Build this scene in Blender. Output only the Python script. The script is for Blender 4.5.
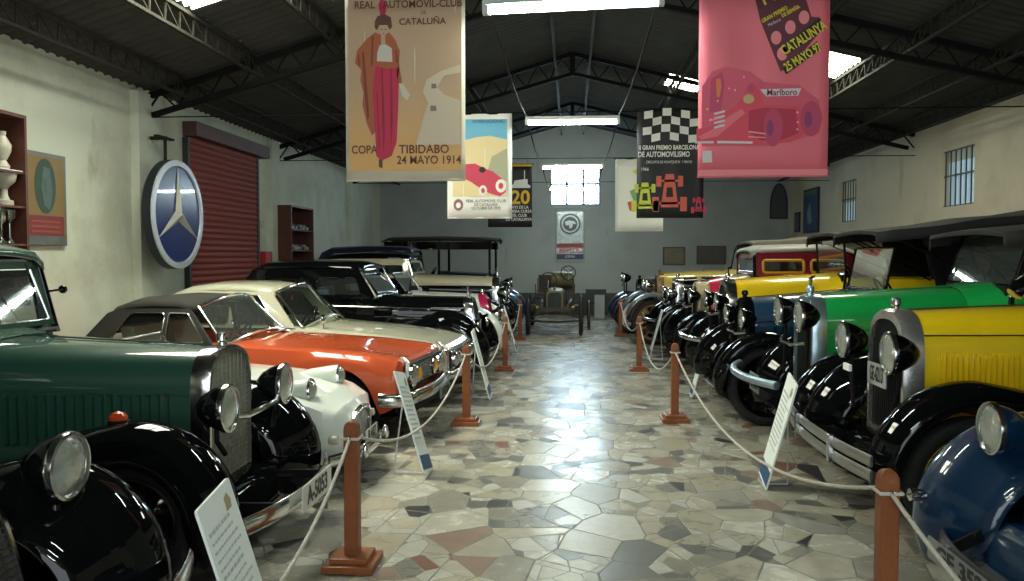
import bpy, bmesh, math, random
from mathutils import Vector, Matrix
PI = math.pi
C = bpy.context.scene.collection
SC = bpy.context.scene
for _o in list(bpy.data.objects): bpy.data.objects.remove(_o, do_unlink=True)

# ------------------------------------------------------------------ camera, world, exposure
cd = bpy.data.cameras.new('camera'); cam = bpy.data.objects.new('camera', cd); C.objects.link(cam)
cd.sensor_width = 36.0; cd.lens = 830.0/1024*36
cam.location = (0, 0, 1.65)
cam.rotation_euler = (math.radians(90-2.38), 0, math.radians(4.13))
SC.camera = cam
W = bpy.data.worlds.new('world'); SC.world = W; W.use_nodes = True
W.node_tree.nodes['Background'].inputs[0].default_value = (0.85, 0.92, 1.0, 1)
W.node_tree.nodes['Background'].inputs[1].default_value = 2.6
SC.view_settings.view_transform = 'Standard'; SC.view_settings.look = 'None'
SC.view_settings.exposure = 0.62; SC.view_settings.gamma = 1.0
SC.view_settings.use_curve_mapping = False
TUBE_POWER = 105.0       # fluorescent tube emission
SKY_POWER = 60.0
WIN_POWER = 17.0
rnd = random.Random(7)

# ------------------------------------------------------------------ materials
MATS = {}
def mat(name, col, rough=.5, metal=0., coat=0., spec=.5, emit=None, estr=0., noise=0., nscale=8., bump=0., bscale=60., alpha=None, aniso=0):
    if name in MATS: return MATS[name]
    m = bpy.data.materials.new(name); m.use_nodes = True; nt = m.node_tree; n = nt.nodes; l = nt.links
    b = n['Principled BSDF']
    b.inputs['Base Color'].default_value = (*col, 1); b.inputs['Roughness'].default_value = rough
    b.inputs['Metallic'].default_value = metal; b.inputs['Coat Weight'].default_value = coat
    b.inputs['Coat Roughness'].default_value = .025
    b.inputs['Specular IOR Level'].default_value = spec
    if emit: b.inputs['Emission Color'].default_value = (*emit, 1); b.inputs['Emission Strength'].default_value = estr
    tc = n.new('ShaderNodeTexCoord')
    if noise > 0:
        t = n.new('ShaderNodeTexNoise'); t.inputs['Scale'].default_value = nscale; t.inputs['Detail'].default_value = 5
        l.new(tc.outputs['Object'], t.inputs['Vector'])
        mx = n.new('ShaderNodeMix'); mx.data_type = 'RGBA'
        mx.inputs['A'].default_value = (*[c*(1-noise) for c in col], 1)
        mx.inputs['B'].default_value = (*[min(1, c*(1+noise)) for c in col], 1)
        l.new(t.outputs['Fac'], mx.inputs['Factor']); l.new(mx.outputs['Result'], b.inputs['Base Color'])
        mr = n.new('ShaderNodeMapRange'); mr.inputs['To Min'].default_value = rough*.8; mr.inputs['To Max'].default_value = min(1, rough*1.25)
        l.new(t.outputs['Fac'], mr.inputs['Value']); l.new(mr.outputs['Result'], b.inputs['Roughness'])
    if bump > 0:
        t2 = n.new('ShaderNodeTexNoise'); t2.inputs['Scale'].default_value = bscale; t2.inputs['Detail'].default_value = 3
        l.new(tc.outputs['Object'], t2.inputs['Vector'])
        bp = n.new('ShaderNodeBump'); bp.inputs['Strength'].default_value = bump; bp.inputs['Distance'].default_value = .01
        l.new(t2.outputs['Fac'], bp.inputs['Height']); l.new(bp.outputs['Normal'], b.inputs['Normal'])
    MATS[name] = m
    return m
def paint(name, col, rough=.3): return mat(name, col, .45, coat=1., spec=.15, noise=.05, nscale=3)
def glass(name, tint=(.75, .82, .8), op=.25, rough=.03):
    if name in MATS: return MATS[name]
    m = bpy.data.materials.new(name); m.use_nodes = True; nt = m.node_tree; n = nt.nodes; l = nt.links
    n.remove(n['Principled BSDF']); out = n['Material Output']
    tr = n.new('ShaderNodeBsdfTransparent'); tr.inputs[0].default_value = (*tint, 1)
    gl = n.new('ShaderNodeBsdfGlossy'); gl.inputs['Roughness'].default_value = rough; gl.inputs[0].default_value = (.9, .95, .95, 1)
    df = n.new('ShaderNodeBsdfDiffuse'); df.inputs[0].default_value = (.45, .5, .48, 1)
    lw = n.new('ShaderNodeLayerWeight'); lw.inputs['Blend'].default_value = .35
    m1 = n.new('ShaderNodeMixShader'); m1.inputs[0].default_value = op*.35
    l.new(tr.outputs[0], m1.inputs[1]); l.new(df.outputs[0], m1.inputs[2])
    m2 = n.new('ShaderNodeMixShader'); mr = n.new('ShaderNodeMapRange'); mr.inputs['To Min'].default_value = .035; mr.inputs['To Max'].default_value = .40
    l.new(lw.outputs['Fresnel'], mr.inputs['Value']); l.new(mr.outputs['Result'], m2.inputs[0])
    l.new(m1.outputs[0], m2.inputs[1]); l.new(gl.outputs[0], m2.inputs[2]); l.new(m2.outputs[0], out.inputs[0])
    MATS[name] = m
    return m
BLACK = mat('black_paint', (.003, .0035, .004), .4, coat=.65, spec=0.)
CHROME = mat('chrome', (.62, .63, .62), .16, 1.0, noise=.12, nscale=14)
BNICK = mat('bright_nickel', (.80, .79, .75), .24, .9, noise=.1, nscale=10)
NICKEL = mat('nickel', (.42, .41, .38), .25, 1.0, noise=.12, nscale=14)
RUBBER = mat('rubber', (.012, .012, .012), .75, noise=.2, nscale=20, bump=.2)
RUBBER2 = mat('aged_rubber', (.03, .03, .029), .8, noise=.2, nscale=20)
DARK = mat('dark_metal', (.006, .006, .006), .6, spec=.12)
MESH = mat('grille_dark', (.02, .022, .02), .45, .5)
LENS = mat('lens_glass', (.46, .50, .45), .14, .55, coat=1, bump=.55, bscale=30)
AMBER = mat('amber_lens', (.55, .06, .012), .25, coat=1)
REDL = mat('red_lens', (.6, .03, .02), .2, coat=1)
GLASS = glass('window_glass')
GLASSD = glass('dark_window_glass', (.62, .70, .67), .06)
CANVAS = mat('black_canvas', (.022, .021, .02), .8, noise=.3, nscale=4, bump=.35, bscale=12)
CANVASG = mat('grey_canvas', (.017, .0155, .013), .85, noise=.3, nscale=4, bump=.35, bscale=12)
CANVAST = mat('tan_canvas', (.16, .14, .115), .9, noise=.3, nscale=4, bump=.4, bscale=12)
LEATHB = mat('black_leather', (.018, .016, .015), .45, bump=.2)
LEATHR = mat('red_leather', (.10, .022, .014), .45, bump=.2)
LEATHC = mat('cream_leather', (.48, .42, .28), .5, bump=.2)
LEATHG = mat('grey_leather', (.07, .07, .07), .55, bump=.2)
WOODS = mat('spoke_wood', (.20, .10, .04), .5, noise=.3)
PLATEW = mat('plate_white', (.62, .63, .6), .4)
PLATEG = mat('plate_grey', (.20, .21, .20), .5)
INK = mat('ink_black', (.012, .012, .012), .5)
WHITEP = mat('white_sheet', (.88, .93, .89), .5)
WOODP = mat('post_wood', (.23, .070, .022), .5, spec=.25, noise=.35, nscale=14, coat=.12)
ROPE = mat('rope', (.55, .52, .45), .9, bump=.8, bscale=120)
STEEL = mat('truss_steel', (.008, .008, .008), .8, spec=.1, noise=.3)
STEEL2 = mat('joist_steel', (.022, .020, .015), .8, spec=.2, noise=.35)

# ------------------------------------------------------------------ mesh builder
class MB:
    def __init__(s): s.v = []; s.f = []
    def add(s, vs, fs):
        o = len(s.v); s.v += [Vector(v) for v in vs]; s.f += [tuple(i+o for i in f) for f in fs]; return s
    def box(s, c, d, rot=None, tz=1.0):
        vs = []
        for z in (-.5, .5):
            k = tz if z > 0 else 1
            for x, y in ((-.5, -.5), (.5, -.5), (.5, .5), (-.5, .5)):
                p = Vector((x*d[0]*k, y*d[1]*k, z*d[2]))
                if rot is not None: p = rot @ p
                vs.append(p+Vector(c))
        return s.add(vs, [(3, 2, 1, 0), (4, 5, 6, 7), (0, 1, 5, 4), (1, 2, 6, 5), (2, 3, 7, 6), (3, 0, 4, 7)])
    def bar(s, a, b, w, h=None, up=(0, 0, 1)):
        a = Vector(a); b = Vector(b); h = h or w; d = (b-a); L = d.length; d.normalize()
        u = Vector(up)
        if abs(d.dot(u)) > .97: u = Vector((1, 0, 0)) if abs(d.x) < .9 else Vector((0, 1, 0))
        sx = d.cross(u).normalized(); sz = sx.cross(d)
        vs = []
        for p in (a, b):
            for i, j in ((-1, -1), (1, -1), (1, 1), (-1, 1)): vs.append(p+sx*i*w/2+sz*j*h/2)
        return s.add(vs, [(3, 2, 1, 0), (4, 5, 6, 7), (0, 1, 5, 4), (1, 2, 6, 5), (2, 3, 7, 6), (3, 0, 4, 7)])
    def loft(s, secs, closed=True, caps=True):
        n = len(secs[0]); vs = [p for q in secs for p in q]; fs = []
        for i in range(len(secs)-1):
            for j in range(n if closed else n-1):
                k = (j+1) % n; fs.append((i*n+j, i*n+k, (i+1)*n+k, (i+1)*n+j))
        if caps and closed:
            fs.append(tuple(range(n))[::-1]); fs.append(tuple((len(secs)-1)*n+j for j in range(n)))
        return s.add(vs, fs)
    def tube(s, pts, r, n=8, closed=False):
        pts = [Vector(p) for p in pts]; N = len(pts); R = r if isinstance(r, (list, tuple)) else [r]*N
        secs = []; up = None
        for i, p in enumerate(pts):
            a = pts[(i-1) % N] if (closed or i) else p; b = pts[(i+1) % N] if (closed or i < N-1) else p
            t = (b-a).normalized()
            if up is None:
                up = Vector((0, 0, 1)) if abs(t.z) < .9 else Vector((1, 0, 0))
            x = t.cross(up).normalized(); up = x.cross(t).normalized()
            secs.append([p+(x*math.cos(2*PI*k/n)+up*math.sin(2*PI*k/n))*R[i] for k in range(n)])
        if closed:
            secs.append(secs[0]); return s.loft(secs, True, False)
        return s.loft(secs, True, True)
    def lathe(s, prof, o=(0, 0, 0), ax=(0, 0, 1), n=24, cap=False):
        ax = Vector(ax).normalized(); u = Vector((0, 0, 1)) if abs(ax.z) < .9 else Vector((1, 0, 0))
        x = ax.cross(u).normalized(); y = ax.cross(x); o = Vector(o)
        secs = [[o+ax*h+(x*math.cos(2*PI*k/n)+y*math.sin(2*PI*k/n))*max(r, 1e-4) for k in range(n)] for r, h in prof]
        return s.loft(secs, True, cap)
    def ball(s, c, r, n=12, sc=(1, 1, 1)):
        c = Vector(c); secs = []
        for i in range(n//2+1):
            a = -PI/2+PI*i/(n//2)
            secs.append([c+Vector((math.cos(a)*math.cos(2*PI*k/n)*r*sc[0], math.cos(a)*math.sin(2*PI*k/n)*r*sc[1], math.sin(a)*r*sc[2])) for k in range(n)])
        return s.loft(secs, True, False)
    def prism(s, poly, fn, t0, t1):
        n = len(poly); a = [fn(u, v, t0) for u, v in poly]; b = [fn(u, v, t1) for u, v in poly]
        return s.add(a+b, [tuple(range(n))[::-1], tuple(range(n, 2*n))]+[(i, (i+1) % n, n+(i+1) % n, n+i) for i in range(n)])
    def obj(s, name, m, parent=None, smooth=35, sub=0, solid=0, bevel=0, loc=None, recalc=True, offset=0):
        me = bpy.data.meshes.new(name); me.from_pydata([tuple(v) for v in s.v], [], s.f)
        bm = bmesh.new(); bm.from_mesh(me); bmesh.ops.remove_doubles(bm, verts=bm.verts, dist=1e-5)
        if recalc: bmesh.ops.recalc_face_normals(bm, faces=bm.faces)
        bm.to_mesh(me); bm.free()
        return link(name, me, m, parent, smooth, sub, solid, bevel, loc, offset)
def link(name, me, m, parent=None, smooth=35, sub=0, solid=0, bevel=0, loc=None, offset=0):
    o = bpy.data.objects.new(name, me); C.objects.link(o); me.materials.append(m)
    if smooth:
        me.shade_smooth()
        if not sub: me.set_sharp_from_angle(angle=math.radians(smooth))
    if parent is not None: o.parent = parent
    if loc: o.location = loc
    if solid:
        d = o.modifiers.new('solid', 'SOLIDIFY'); d.thickness = solid; d.offset = offset
    if bevel:
        d = o.modifiers.new('bevel', 'BEVEL'); d.width = bevel; d.segments = 2; d.limit_method = 'ANGLE'
    if sub:
        d = o.modifiers.new('sub', 'SUBSURF'); d.levels = sub; d.render_levels = sub
    return o
def thing(name, label, cat, loc=(0, 0, 0), rotz=0, group=None):
    o = bpy.data.objects.new(name, None); C.objects.link(o); o.empty_display_size = .1
    o.location = loc; o.rotation_euler = (0, 0, rotz); o['label'] = label; o['category'] = cat
    if group: o['group'] = group
    return o
def tag(o, label, cat, group=None):
    o['label'] = label; o['category'] = cat
    if group: o['group'] = group
    return o
def struct(o): o['kind'] = 'structure'; return o
def dup(root, loc, rotz=None, label=None):
    r = root.copy(); C.objects.link(r); r.location = loc
    if rotz is not None: r.rotation_euler = (0, 0, rotz)
    if label: r['label'] = label
    for ch in list(root.children):
        c = ch.copy(); C.objects.link(c); c.parent = r
        for g in ch.children:
            d = g.copy(); C.objects.link(d); d.parent = c
    return r
def frame_mat(o, u, v):          # matrix mapping local x->u, y->v, z->u x v at o
    u = Vector(u).normalized(); v = Vector(v).normalized(); w = u.cross(v)
    return Matrix(((u.x, v.x, w.x, o[0]), (u.y, v.y, w.y, o[1]), (u.z, v.z, w.z, o[2]), (0, 0, 0, 1)))
def text(name, body, size, m, parent, M, ext=.0008, off=0., sx=1., align='CENTER'):
    cu = bpy.data.curves.new(name, 'FONT'); cu.body = body; cu.size = size; cu.extrude = ext; cu.offset = off
    cu.align_x = align; cu.align_y = 'CENTER'; cu.resolution_u = 3
    t = bpy.data.objects.new('tmp_text', cu); C.objects.link(t)
    dg = bpy.context.evaluated_depsgraph_get(); me = bpy.data.meshes.new_from_object(t.evaluated_get(dg))
    bpy.data.objects.remove(t, do_unlink=True); me.transform(M @ Matrix.Diagonal((sx, 1, 1, 1)))
    me.name = name; me.materials.clear()
    return link(name, me, m, parent, 0)
def holed(name, outer, holes, thick, fn, m, parent, bevel=.0, smooth=35):
    """flat plate with holes: outlines in (u,v), fn(u,v,w)->point"""
    cu = bpy.data.curves.new(name, 'CURVE'); cu.dimensions = '2D'; cu.fill_mode = 'BOTH'; cu.extrude = thick/2
    for poly in [outer]+holes:
        sp = cu.splines.new('POLY'); sp.points.add(len(poly)-1)
        for p, (a, b) in zip(sp.points, poly): p.co = (a, b, 0, 1)
        sp.use_cyclic_u = True
    t = bpy.data.objects.new('tmp', cu); C.objects.link(t)
    dg = bpy.context.evaluated_depsgraph_get(); me = bpy.data.meshes.new_from_object(t.evaluated_get(dg))
    bpy.data.objects.remove(t, do_unlink=True)
    for v in me.vertices: v.co = fn(v.co.x, v.co.y, v.co.z)
    bm = bmesh.new(); bm.from_mesh(me); bmesh.ops.remove_doubles(bm, verts=bm.verts, dist=1e-5)
    bmesh.ops.recalc_face_normals(bm, faces=bm.faces); bm.to_mesh(me); bm.free()
    me.materials.clear(); me.name = name
    return link(name, me, m, parent, smooth)
def rrect(x0, y0, x1, y1, r, n=5, r2=None):
    """rounded rectangle; r may be list bl, br, tr, tl"""
    rs = r if isinstance(r, (list, tuple)) else [r]*4; P = []
    for (cx, cy, a0, rr) in ((x0+rs[0], y0+rs[0], PI, rs[0]), (x1-rs[1], y0+rs[1], 1.5*PI, rs[1]), (x1-rs[2], y1-rs[2], 0, rs[2]), (x0+rs[3], y1-rs[3], .5*PI, rs[3])):
        for k in range(n+1):
            a = a0+k*PI/2/n; P.append((cx+rr*math.cos(a), cy+rr*math.sin(a)))
    Q = []
    for p in P:
        if not Q or (abs(p[0]-Q[-1][0])+abs(p[1]-Q[-1][1])) > 1e-5: Q.append(p)
    return Q
def arch(w, zb, zt, sh=.6, p=2.6, n=18, ks=4):
    """outline of a radiator/hood section, half width w: list of (y,z) from left bottom over the top to right bottom"""
    zs = zb+(zt-zb)*sh; P = []
    for k in range(ks): P.append((-w, zb+(zs-zb)*k/ks))
    for k in range(n+1):
        a = PI-PI*k/n; c = math.cos(a); s_ = math.sin(a)
        P.append((w*math.copysign(abs(c)**(2/p), c), zs+(zt-zs)*abs(s_)**(2/p)))
    for k in range(ks): P.append((w, zs+(zb-zs)*(k+1)/ks))
    return P
def spline(pts, n=8):
    """Catmull-Rom through tuples"""
    P = [Vector(p) for p in pts]; out = []
    for i in range(len(P)-1):
        a = P[max(i-1, 0)]; b = P[i]; c = P[i+1]; d = P[min(i+2, len(P)-1)]
        for k in range(n):
            t = k/n
            out.append(.5*((2*b)+(-a+c)*t+(2*a-5*b+4*c-d)*t*t+(-a+3*b-3*c+d)*t**3))
    out.append(P[-1]); return out

# ------------------------------------------------------------------ the hall
XL, XR, YB, YF = -5.4, 5.95, -5.0, 23.2
RZ, SL, SRR = 5.32, .298, .252
def roofz(x): return RZ-(SL if x < 0 else SRR)*abs(x)
def wall_material(name, col, dirt, low=None):
    m = bpy.data.materials.new(name); m.use_nodes = True; n = m.node_tree.nodes; l = m.node_tree.links; b = n['Principled BSDF']
    b.inputs['Roughness'].default_value = .85
    tc = n.new('ShaderNodeTexCoord')
    a = n.new('ShaderNodeTexNoise'); a.inputs['Scale'].default_value = .9; a.inputs['Detail'].default_value = 8; a.inputs['Roughness'].default_value = .62
    l.new(tc.outputs['Object'], a.inputs['Vector'])
    r = n.new('ShaderNodeValToRGB'); r.color_ramp.elements[0].position = .34; r.color_ramp.elements[1].position = .52
    r.color_ramp.elements[0].color = (*dirt, 1); r.color_ramp.elements[1].color = (*col, 1)
    l.new(a.outputs['Fac'], r.inputs['Fac'])
    s = n.new('ShaderNodeTexNoise'); s.inputs['Scale'].default_value = 2.6; s.inputs['Detail'].default_value = 6
    mp = n.new('ShaderNodeMapping'); mp.inputs['Scale'].default_value = (1, 1, .35); l.new(tc.outputs['Object'], mp.inputs['Vector']); l.new(mp.outputs['Vector'], s.inputs['Vector'])
    r2 = n.new('ShaderNodeValToRGB'); r2.color_ramp.elements[0].position = .66; r2.color_ramp.elements[1].position = .76
    r2.color_ramp.elements[0].color = (1, 1, 1, 1); r2.color_ramp.elements[1].color = (.78, .76, .70, 1)
    l.new(s.outputs['Fac'], r2.inputs['Fac'])
    mx = n.new('ShaderNodeMix'); mx.data_type = 'RGBA'; mx.blend_type = 'MULTIPLY'; mx.inputs['Factor'].default_value = 1
    l.new(r.outputs['Color'], mx.inputs['A']); l.new(r2.outputs['Color'], mx.inputs['B']); l.new(mx.outputs['Result'], b.inputs['Base Color'])
    f = n.new('ShaderNodeTexNoise'); f.inputs['Scale'].default_value = 25; f.inputs['Detail'].default_value = 4; l.new(tc.outputs['Object'], f.inputs['Vector'])
    bp = n.new('ShaderNodeBump'); bp.inputs['Strength'].default_value = .3; bp.inputs['Distance'].default_value = .01
    l.new(f.outputs['Fac'], bp.inputs['Height']); l.new(bp.outputs['Normal'], b.inputs['Normal'])
    return m
WALLM = wall_material('plaster_left', (.60, .64, .54), (.48, .50, .40))
WALLR = wall_material('plaster_right', (.60, .54, .40), (.50, .45, .33))
WALLF = wall_material('plaster_far', (.40, .42, .41), (.34, .36, .35))
def floor_material():
    m = bpy.data.materials.new('crazy_paving'); m.use_nodes = True; n = m.node_tree.nodes; l = m.node_tree.links; b = n['Principled BSDF']
    tc = n.new('ShaderNodeTexCoord')
    mp = n.new('ShaderNodeMapping'); mp.inputs['Rotation'].default_value = (0, 0, .35); mp.inputs['Scale'].default_value = (1, .8, 1)
    l.new(tc.outputs['Object'], mp.inputs['Vector'])
    def vor(scale, feat):
        v = n.new('ShaderNodeTexVoronoi'); v.voronoi_dimensions = '2D'; v.feature = feat; v.inputs['Scale'].default_value = scale; v.inputs['Randomness'].default_value = 1
        l.new(mp.outputs['Vector'], v.inputs['Vector']); return v
    big, bige = vor(3.7, 'F1'), vor(3.7, 'DISTANCE_TO_EDGE')
    sm, sme = vor(6.8, 'F1'), vor(6.8, 'DISTANCE_TO_EDGE')
    def M(op, a, b_=None, c=None):
        q = n.new('ShaderNodeMath'); q.operation = op
        for i, x in enumerate((a, b_, c)):
            if x is None: continue
            if isinstance(x, (int, float)): q.inputs[i].default_value = x
            else: l.new(x, q.inputs[i])
        return q.outputs[0]
    sb = n.new('ShaderNodeSeparateColor'); l.new(big.outputs['Color'], sb.inputs[0])
    ss = n.new('ShaderNodeSeparateColor'); l.new(sm.outputs['Color'], ss.inputs[0])
    sel = M('GREATER_THAN', sb.outputs[1], .42)
    de_s = M('ADD', sme.outputs['Distance'], M('MULTIPLY', M('SUBTRACT', 1.0, sel), 10))
    sz = n.new('ShaderNodeTexNoise'); sz.inputs['Scale'].default_value = 9; l.new(tc.outputs['Object'], sz.inputs['Vector'])
    dist = M('MINIMUM', bige.outputs['Distance'], de_s)
    gw = M('MULTIPLY_ADD', sz.outputs['Fac'], .022, .0)
    grout = n.new('ShaderNodeMapRange'); l.new(dist, grout.inputs['Value']); l.new(gw, grout.inputs['From Min'])
    l.new(M('ADD', gw, .012), grout.inputs['From Max'])
    idv = M('ADD', M('MULTIPLY', ss.outputs[0], sel), M('MULTIPLY', sb.outputs[0], M('SUBTRACT', 1.0, sel)))
    r = n.new('ShaderNodeValToRGB'); r.color_ramp.interpolation = 'CONSTANT'
    cols = [(0, (0.420, 0.386, 0.302)), (.17, (0.286, 0.269, 0.218)), (.30, (0.470, 0.445, 0.370)), (.45, (0.202, 0.193, 0.168)), (.55, (0.353, 0.319, 0.244)), (.68, (0.143, 0.139, 0.126)),
            (.77, (0.437, 0.420, 0.361)), (.875, (0.202, 0.101, 0.071)), (.90, (0.050, 0.049, 0.047)), (.945, (0.252, 0.176, 0.130)), (.975, (0.302, 0.290, 0.252))]
    while len(r.color_ramp.elements) < len(cols): r.color_ramp.elements.new(.5)
    for e, (p, c) in zip(r.color_ramp.elements, cols): e.position = p; e.color = (*c, 1)
    l.new(idv, r.inputs['Fac'])
    nz = n.new('ShaderNodeTexNoise'); nz.inputs['Scale'].default_value = 7; nz.inputs['Detail'].default_value = 6; nz.inputs['Distortion'].default_value = 1.2; l.new(tc.outputs['Object'], nz.inputs['Vector'])
    va = n.new('ShaderNodeMapRange'); va.inputs['To Min'].default_value = .68; va.inputs['To Max'].default_value = 1.28; l.new(nz.outputs['Fac'], va.inputs['Value'])
    mx = n.new('ShaderNodeMix'); mx.data_type = 'RGBA'; mx.blend_type = 'MULTIPLY'; mx.inputs['Factor'].default_value = 1
    l.new(r.outputs['Color'], mx.inputs['A']); l.new(va.outputs['Result'], mx.inputs['B'])
    mg = n.new('ShaderNodeMix'); mg.data_type = 'RGBA'; mg.inputs['A'].default_value = (.20, .19, .165, 1); l.new(mx.outputs['Result'], mg.inputs['B']); l.new(grout.outputs['Result'], mg.inputs['Factor'])
    l.new(mg.outputs['Result'], b.inputs['Base Color'])
    rr = n.new('ShaderNodeMapRange'); rr.inputs['To Min'].default_value = .65; rr.inputs['To Max'].default_value = .19; l.new(grout.outputs['Result'], rr.inputs['Value'])
    ra = M('ADD', M('MULTIPLY', idv, .14), M('MULTIPLY_ADD', nz.outputs['Fac'], .18, rr.outputs['Result'])); l.new(M('SUBTRACT', ra, .07), b.inputs['Roughness'])
    bp = n.new('ShaderNodeBump'); bp.inputs['Strength'].default_value = .35; bp.inputs['Distance'].default_value = .006
    l.new(M('ADD', grout.outputs['Result'], M('MULTIPLY', nz.outputs['Fac'], .35)), bp.inputs['Height']); l.new(bp.outputs['Normal'], b.inputs['Normal'])
    b.inputs['Specular IOR Level'].default_value = .22
    return m
struct(MB().box(((XL+XR)/2, (YB+YF)/2, -.06), (XR-XL+.6, YF-YB+.6, .12)).obj('floor', floor_material(), smooth=0))
# walls
struct(MB().box((XL-.12, (YB+YF)/2, 1.87), (.24, YF-YB+.48, 3.78)).obj('wall_left', WALLM, smooth=0))
def yz(x): return lambda u, v, w: Vector((x+w, u, v))
def rc(a, b, c, d): return [(a, b), (c, b), (c, d), (a, d)]
RW = [(12.84, 14.0, 2.43, 3.33), (17.98, 19.1, 2.39, 3.29)]
struct(holed('wall_right', rc(YB-.2, 0, YF+.24, 3.79), [rc(a, c, b, d) for a, b, c, d in RW], .24, yz(XR+.12), WALLR, None, smooth=0))
GB = [(XL-.2, 0), (XR+.2, 0), (XR+.2, roofz(XR)+.0), (0.0, RZ+.02), (XL-.2, roofz(XL)+.02)]
FW = (-.61, .78, 3.07, 4.25)
struct(holed('wall_far', GB, [rc(FW[0], FW[2], FW[1], FW[3])], .24, lambda u, v, w: Vector((u, YF+.12+w, v)), WALLF, None, smooth=0))
struct(holed('wall_back', GB, [rc(-2.6, .02, 3.0, 3.3)], .24, lambda u, v, w: Vector((u, YB-.12+w, v)), WALLR, None, smooth=0))
struct(MB().box(((XL+XR)/2, YF-.008, .31), (XR-XL, .016, .62)).obj('baseboard_far', mat('dado_paint', (.055, .06, .058), .7, noise=.2), smooth=0))
pil = [(-.2, .38), (5.05, .38), (10.15, .55), (14.6, .38), (19.8, .38)]
for i, (y, w) in enumerate(pil):
    struct(MB().box((XL+.055, y, 1.84), (.11, w, 3.68)).obj('trim_%d' % (i+1), WALLM, smooth=0))
# corrugated roof with three translucent sheets
SK = [(-3.92, -2.5, 5.9, 8.42), (2.95, 3.98, 11.9, 13.1), (1.75, 2.35, 15.2, 16.2)]
P_ = .177
def roofmesh(x0, x1, y0, y1, dz=0.):
    mb = MB(); ny = max(2, int((y1-y0)/P_*8)); ys = [y0+(y1-y0)*k/ny for k in range(ny+1)]
    xs = [x0, x1] if x0*x1 >= 0 else [x0, 0, x1]
    mb.loft([[Vector((x, y, roofz(x)+.05+dz+.024*math.sin(2*PI*y/P_))) for y in ys] for x in xs], False, False); return mb
def roof_material():
    m = mat('fibre_cement', (.055, .056, .050), .9, spec=.15, noise=.4, nscale=3, bump=.2, bscale=30); return m
strips = [(XL-.3, -3.92), (-3.92, -2.5), (-2.5, 0), (0, 1.75), (1.75, 2.35), (2.35, 2.95), (2.95, 3.98), (3.98, XR+.3)]
rb = MB()
for a, b in strips:
    cuts = [YB-.3]
    for s in SK:
        if abs(s[0]-a) < .01: cuts += [s[2], s[3]]
    cuts.append(YF+.3)
    for k in range(0, len(cuts), 2):
        q = roofmesh(a, b, cuts[k], cuts[k+1]); rb.add(q.v, q.f)
struct(rb.obj('ceiling', roof_material(), smooth=60))
def sky_mat():
    m = bpy.data.materials.new('translucent_sheet'); m.use_nodes = True; n = m.node_tree.nodes; l = m.node_tree.links; b = n['Principled BSDF']
    b.inputs['Base Color'].default_value = (.7, .72, .6, 1); tc = n.new('ShaderNodeTexCoord'); w = n.new('ShaderNodeTexNoise'); w.inputs['Scale'].default_value = 5; w.inputs['Detail'].default_value = 6
    l.new(tc.outputs['Object'], w.inputs['Vector']); r = n.new('ShaderNodeValToRGB'); r.color_ramp.elements[0].position = .35; r.color_ramp.elements[1].position = .6
    r.color_ramp.elements[0].color = (.42, .44, .30, 1); r.color_ramp.elements[1].color = (1, 1, .86, 1); l.new(w.outputs['Fac'], r.inputs['Fac'])
    l.new(r.outputs['Color'], b.inputs['Emission Color']); b.inputs['Emission Strength'].default_value = SKY_POWER*.35; return m
SKM = sky_mat()
for i, s in enumerate(SK):
    struct(roofmesh(s[0]-.03, s[1]+.03, s[2]-.03, s[3]+.03, .006).obj('window_%d' % (i+4), SKM, smooth=60))
# far window: three columns of bright panes
w1 = struct(holed('window_1', rc(FW[0], FW[2], FW[1], FW[3]),
     [rc(FW[0]+.035+k*.457, FW[2]+.035+j*.58, FW[0]+.457+k*.457-.025, FW[2]+.58+j*.58-.025) for k in range(3) for j in range(2)], .05, lambda u, v, w: Vector((u, YF+.1+w, v)), mat('window_bars', (.10, .11, .12), .6), None, smooth=0))
pane = mat('bright_pane', (.8, .9, 1), .3, emit=(.55, .80, 1), estr=WIN_POWER)
MB().box(((FW[0]+FW[1])/2, YF+.16, (FW[2]+FW[3])/2), (FW[1]-FW[0], .01, FW[3]-FW[2])).obj('pane', pane, w1, smooth=0)
BARM = mat('window_grille', (.03, .035, .03), .5)
for i, (a, b, c, d) in enumerate(RW):
    mb = MB()
    for k in range(7):
        y = a+.06+(b-a-.12)*k/6; mb.tube([(XR+.07, y, c), (XR+.07, y, d)], .012, 6)
    for zz in (c+.01, (c*.45+d*.55), d-.01): mb.box((XR+.07, (a+b)/2, zz), (.012, b-a, .03))
    w = struct(mb.obj('window_%d' % (i+2), BARM))
    p1 = mat('side_pane', (.12, .2, .24), .3, emit=(.42, .60, .66), estr=.28)
    p2 = mat('side_pane_dull', (.07, .08, .06), .4, emit=(.5, .55, .42), estr=.09 if i else .14)
    ya, yb = (a, (a+b)/2) if i == 0 else (a, b)
    MB().box((XR+.15, (a+b)/2, (c+d)/2 + (.22 if i else .36)), (.01, b-a, (d-c)-(.44 if i else .72))).obj('pane', p2, w, smooth=0)
    MB().box((XR+.15, (a+b)/2, c+(.22 if i else .36)), (.01, b-a, .44 if i else .72)).obj('pane', p1, w, smooth=0)
    MB().box((XR+.2, (a+b)/2, c+.02), (.02, b-a, .06)).obj('sill_gap', mat('sill_light', (.8, .9, 1), .4, emit=(.9, .95, 1), estr=1.6 if i else .3), w, smooth=0)
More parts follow.
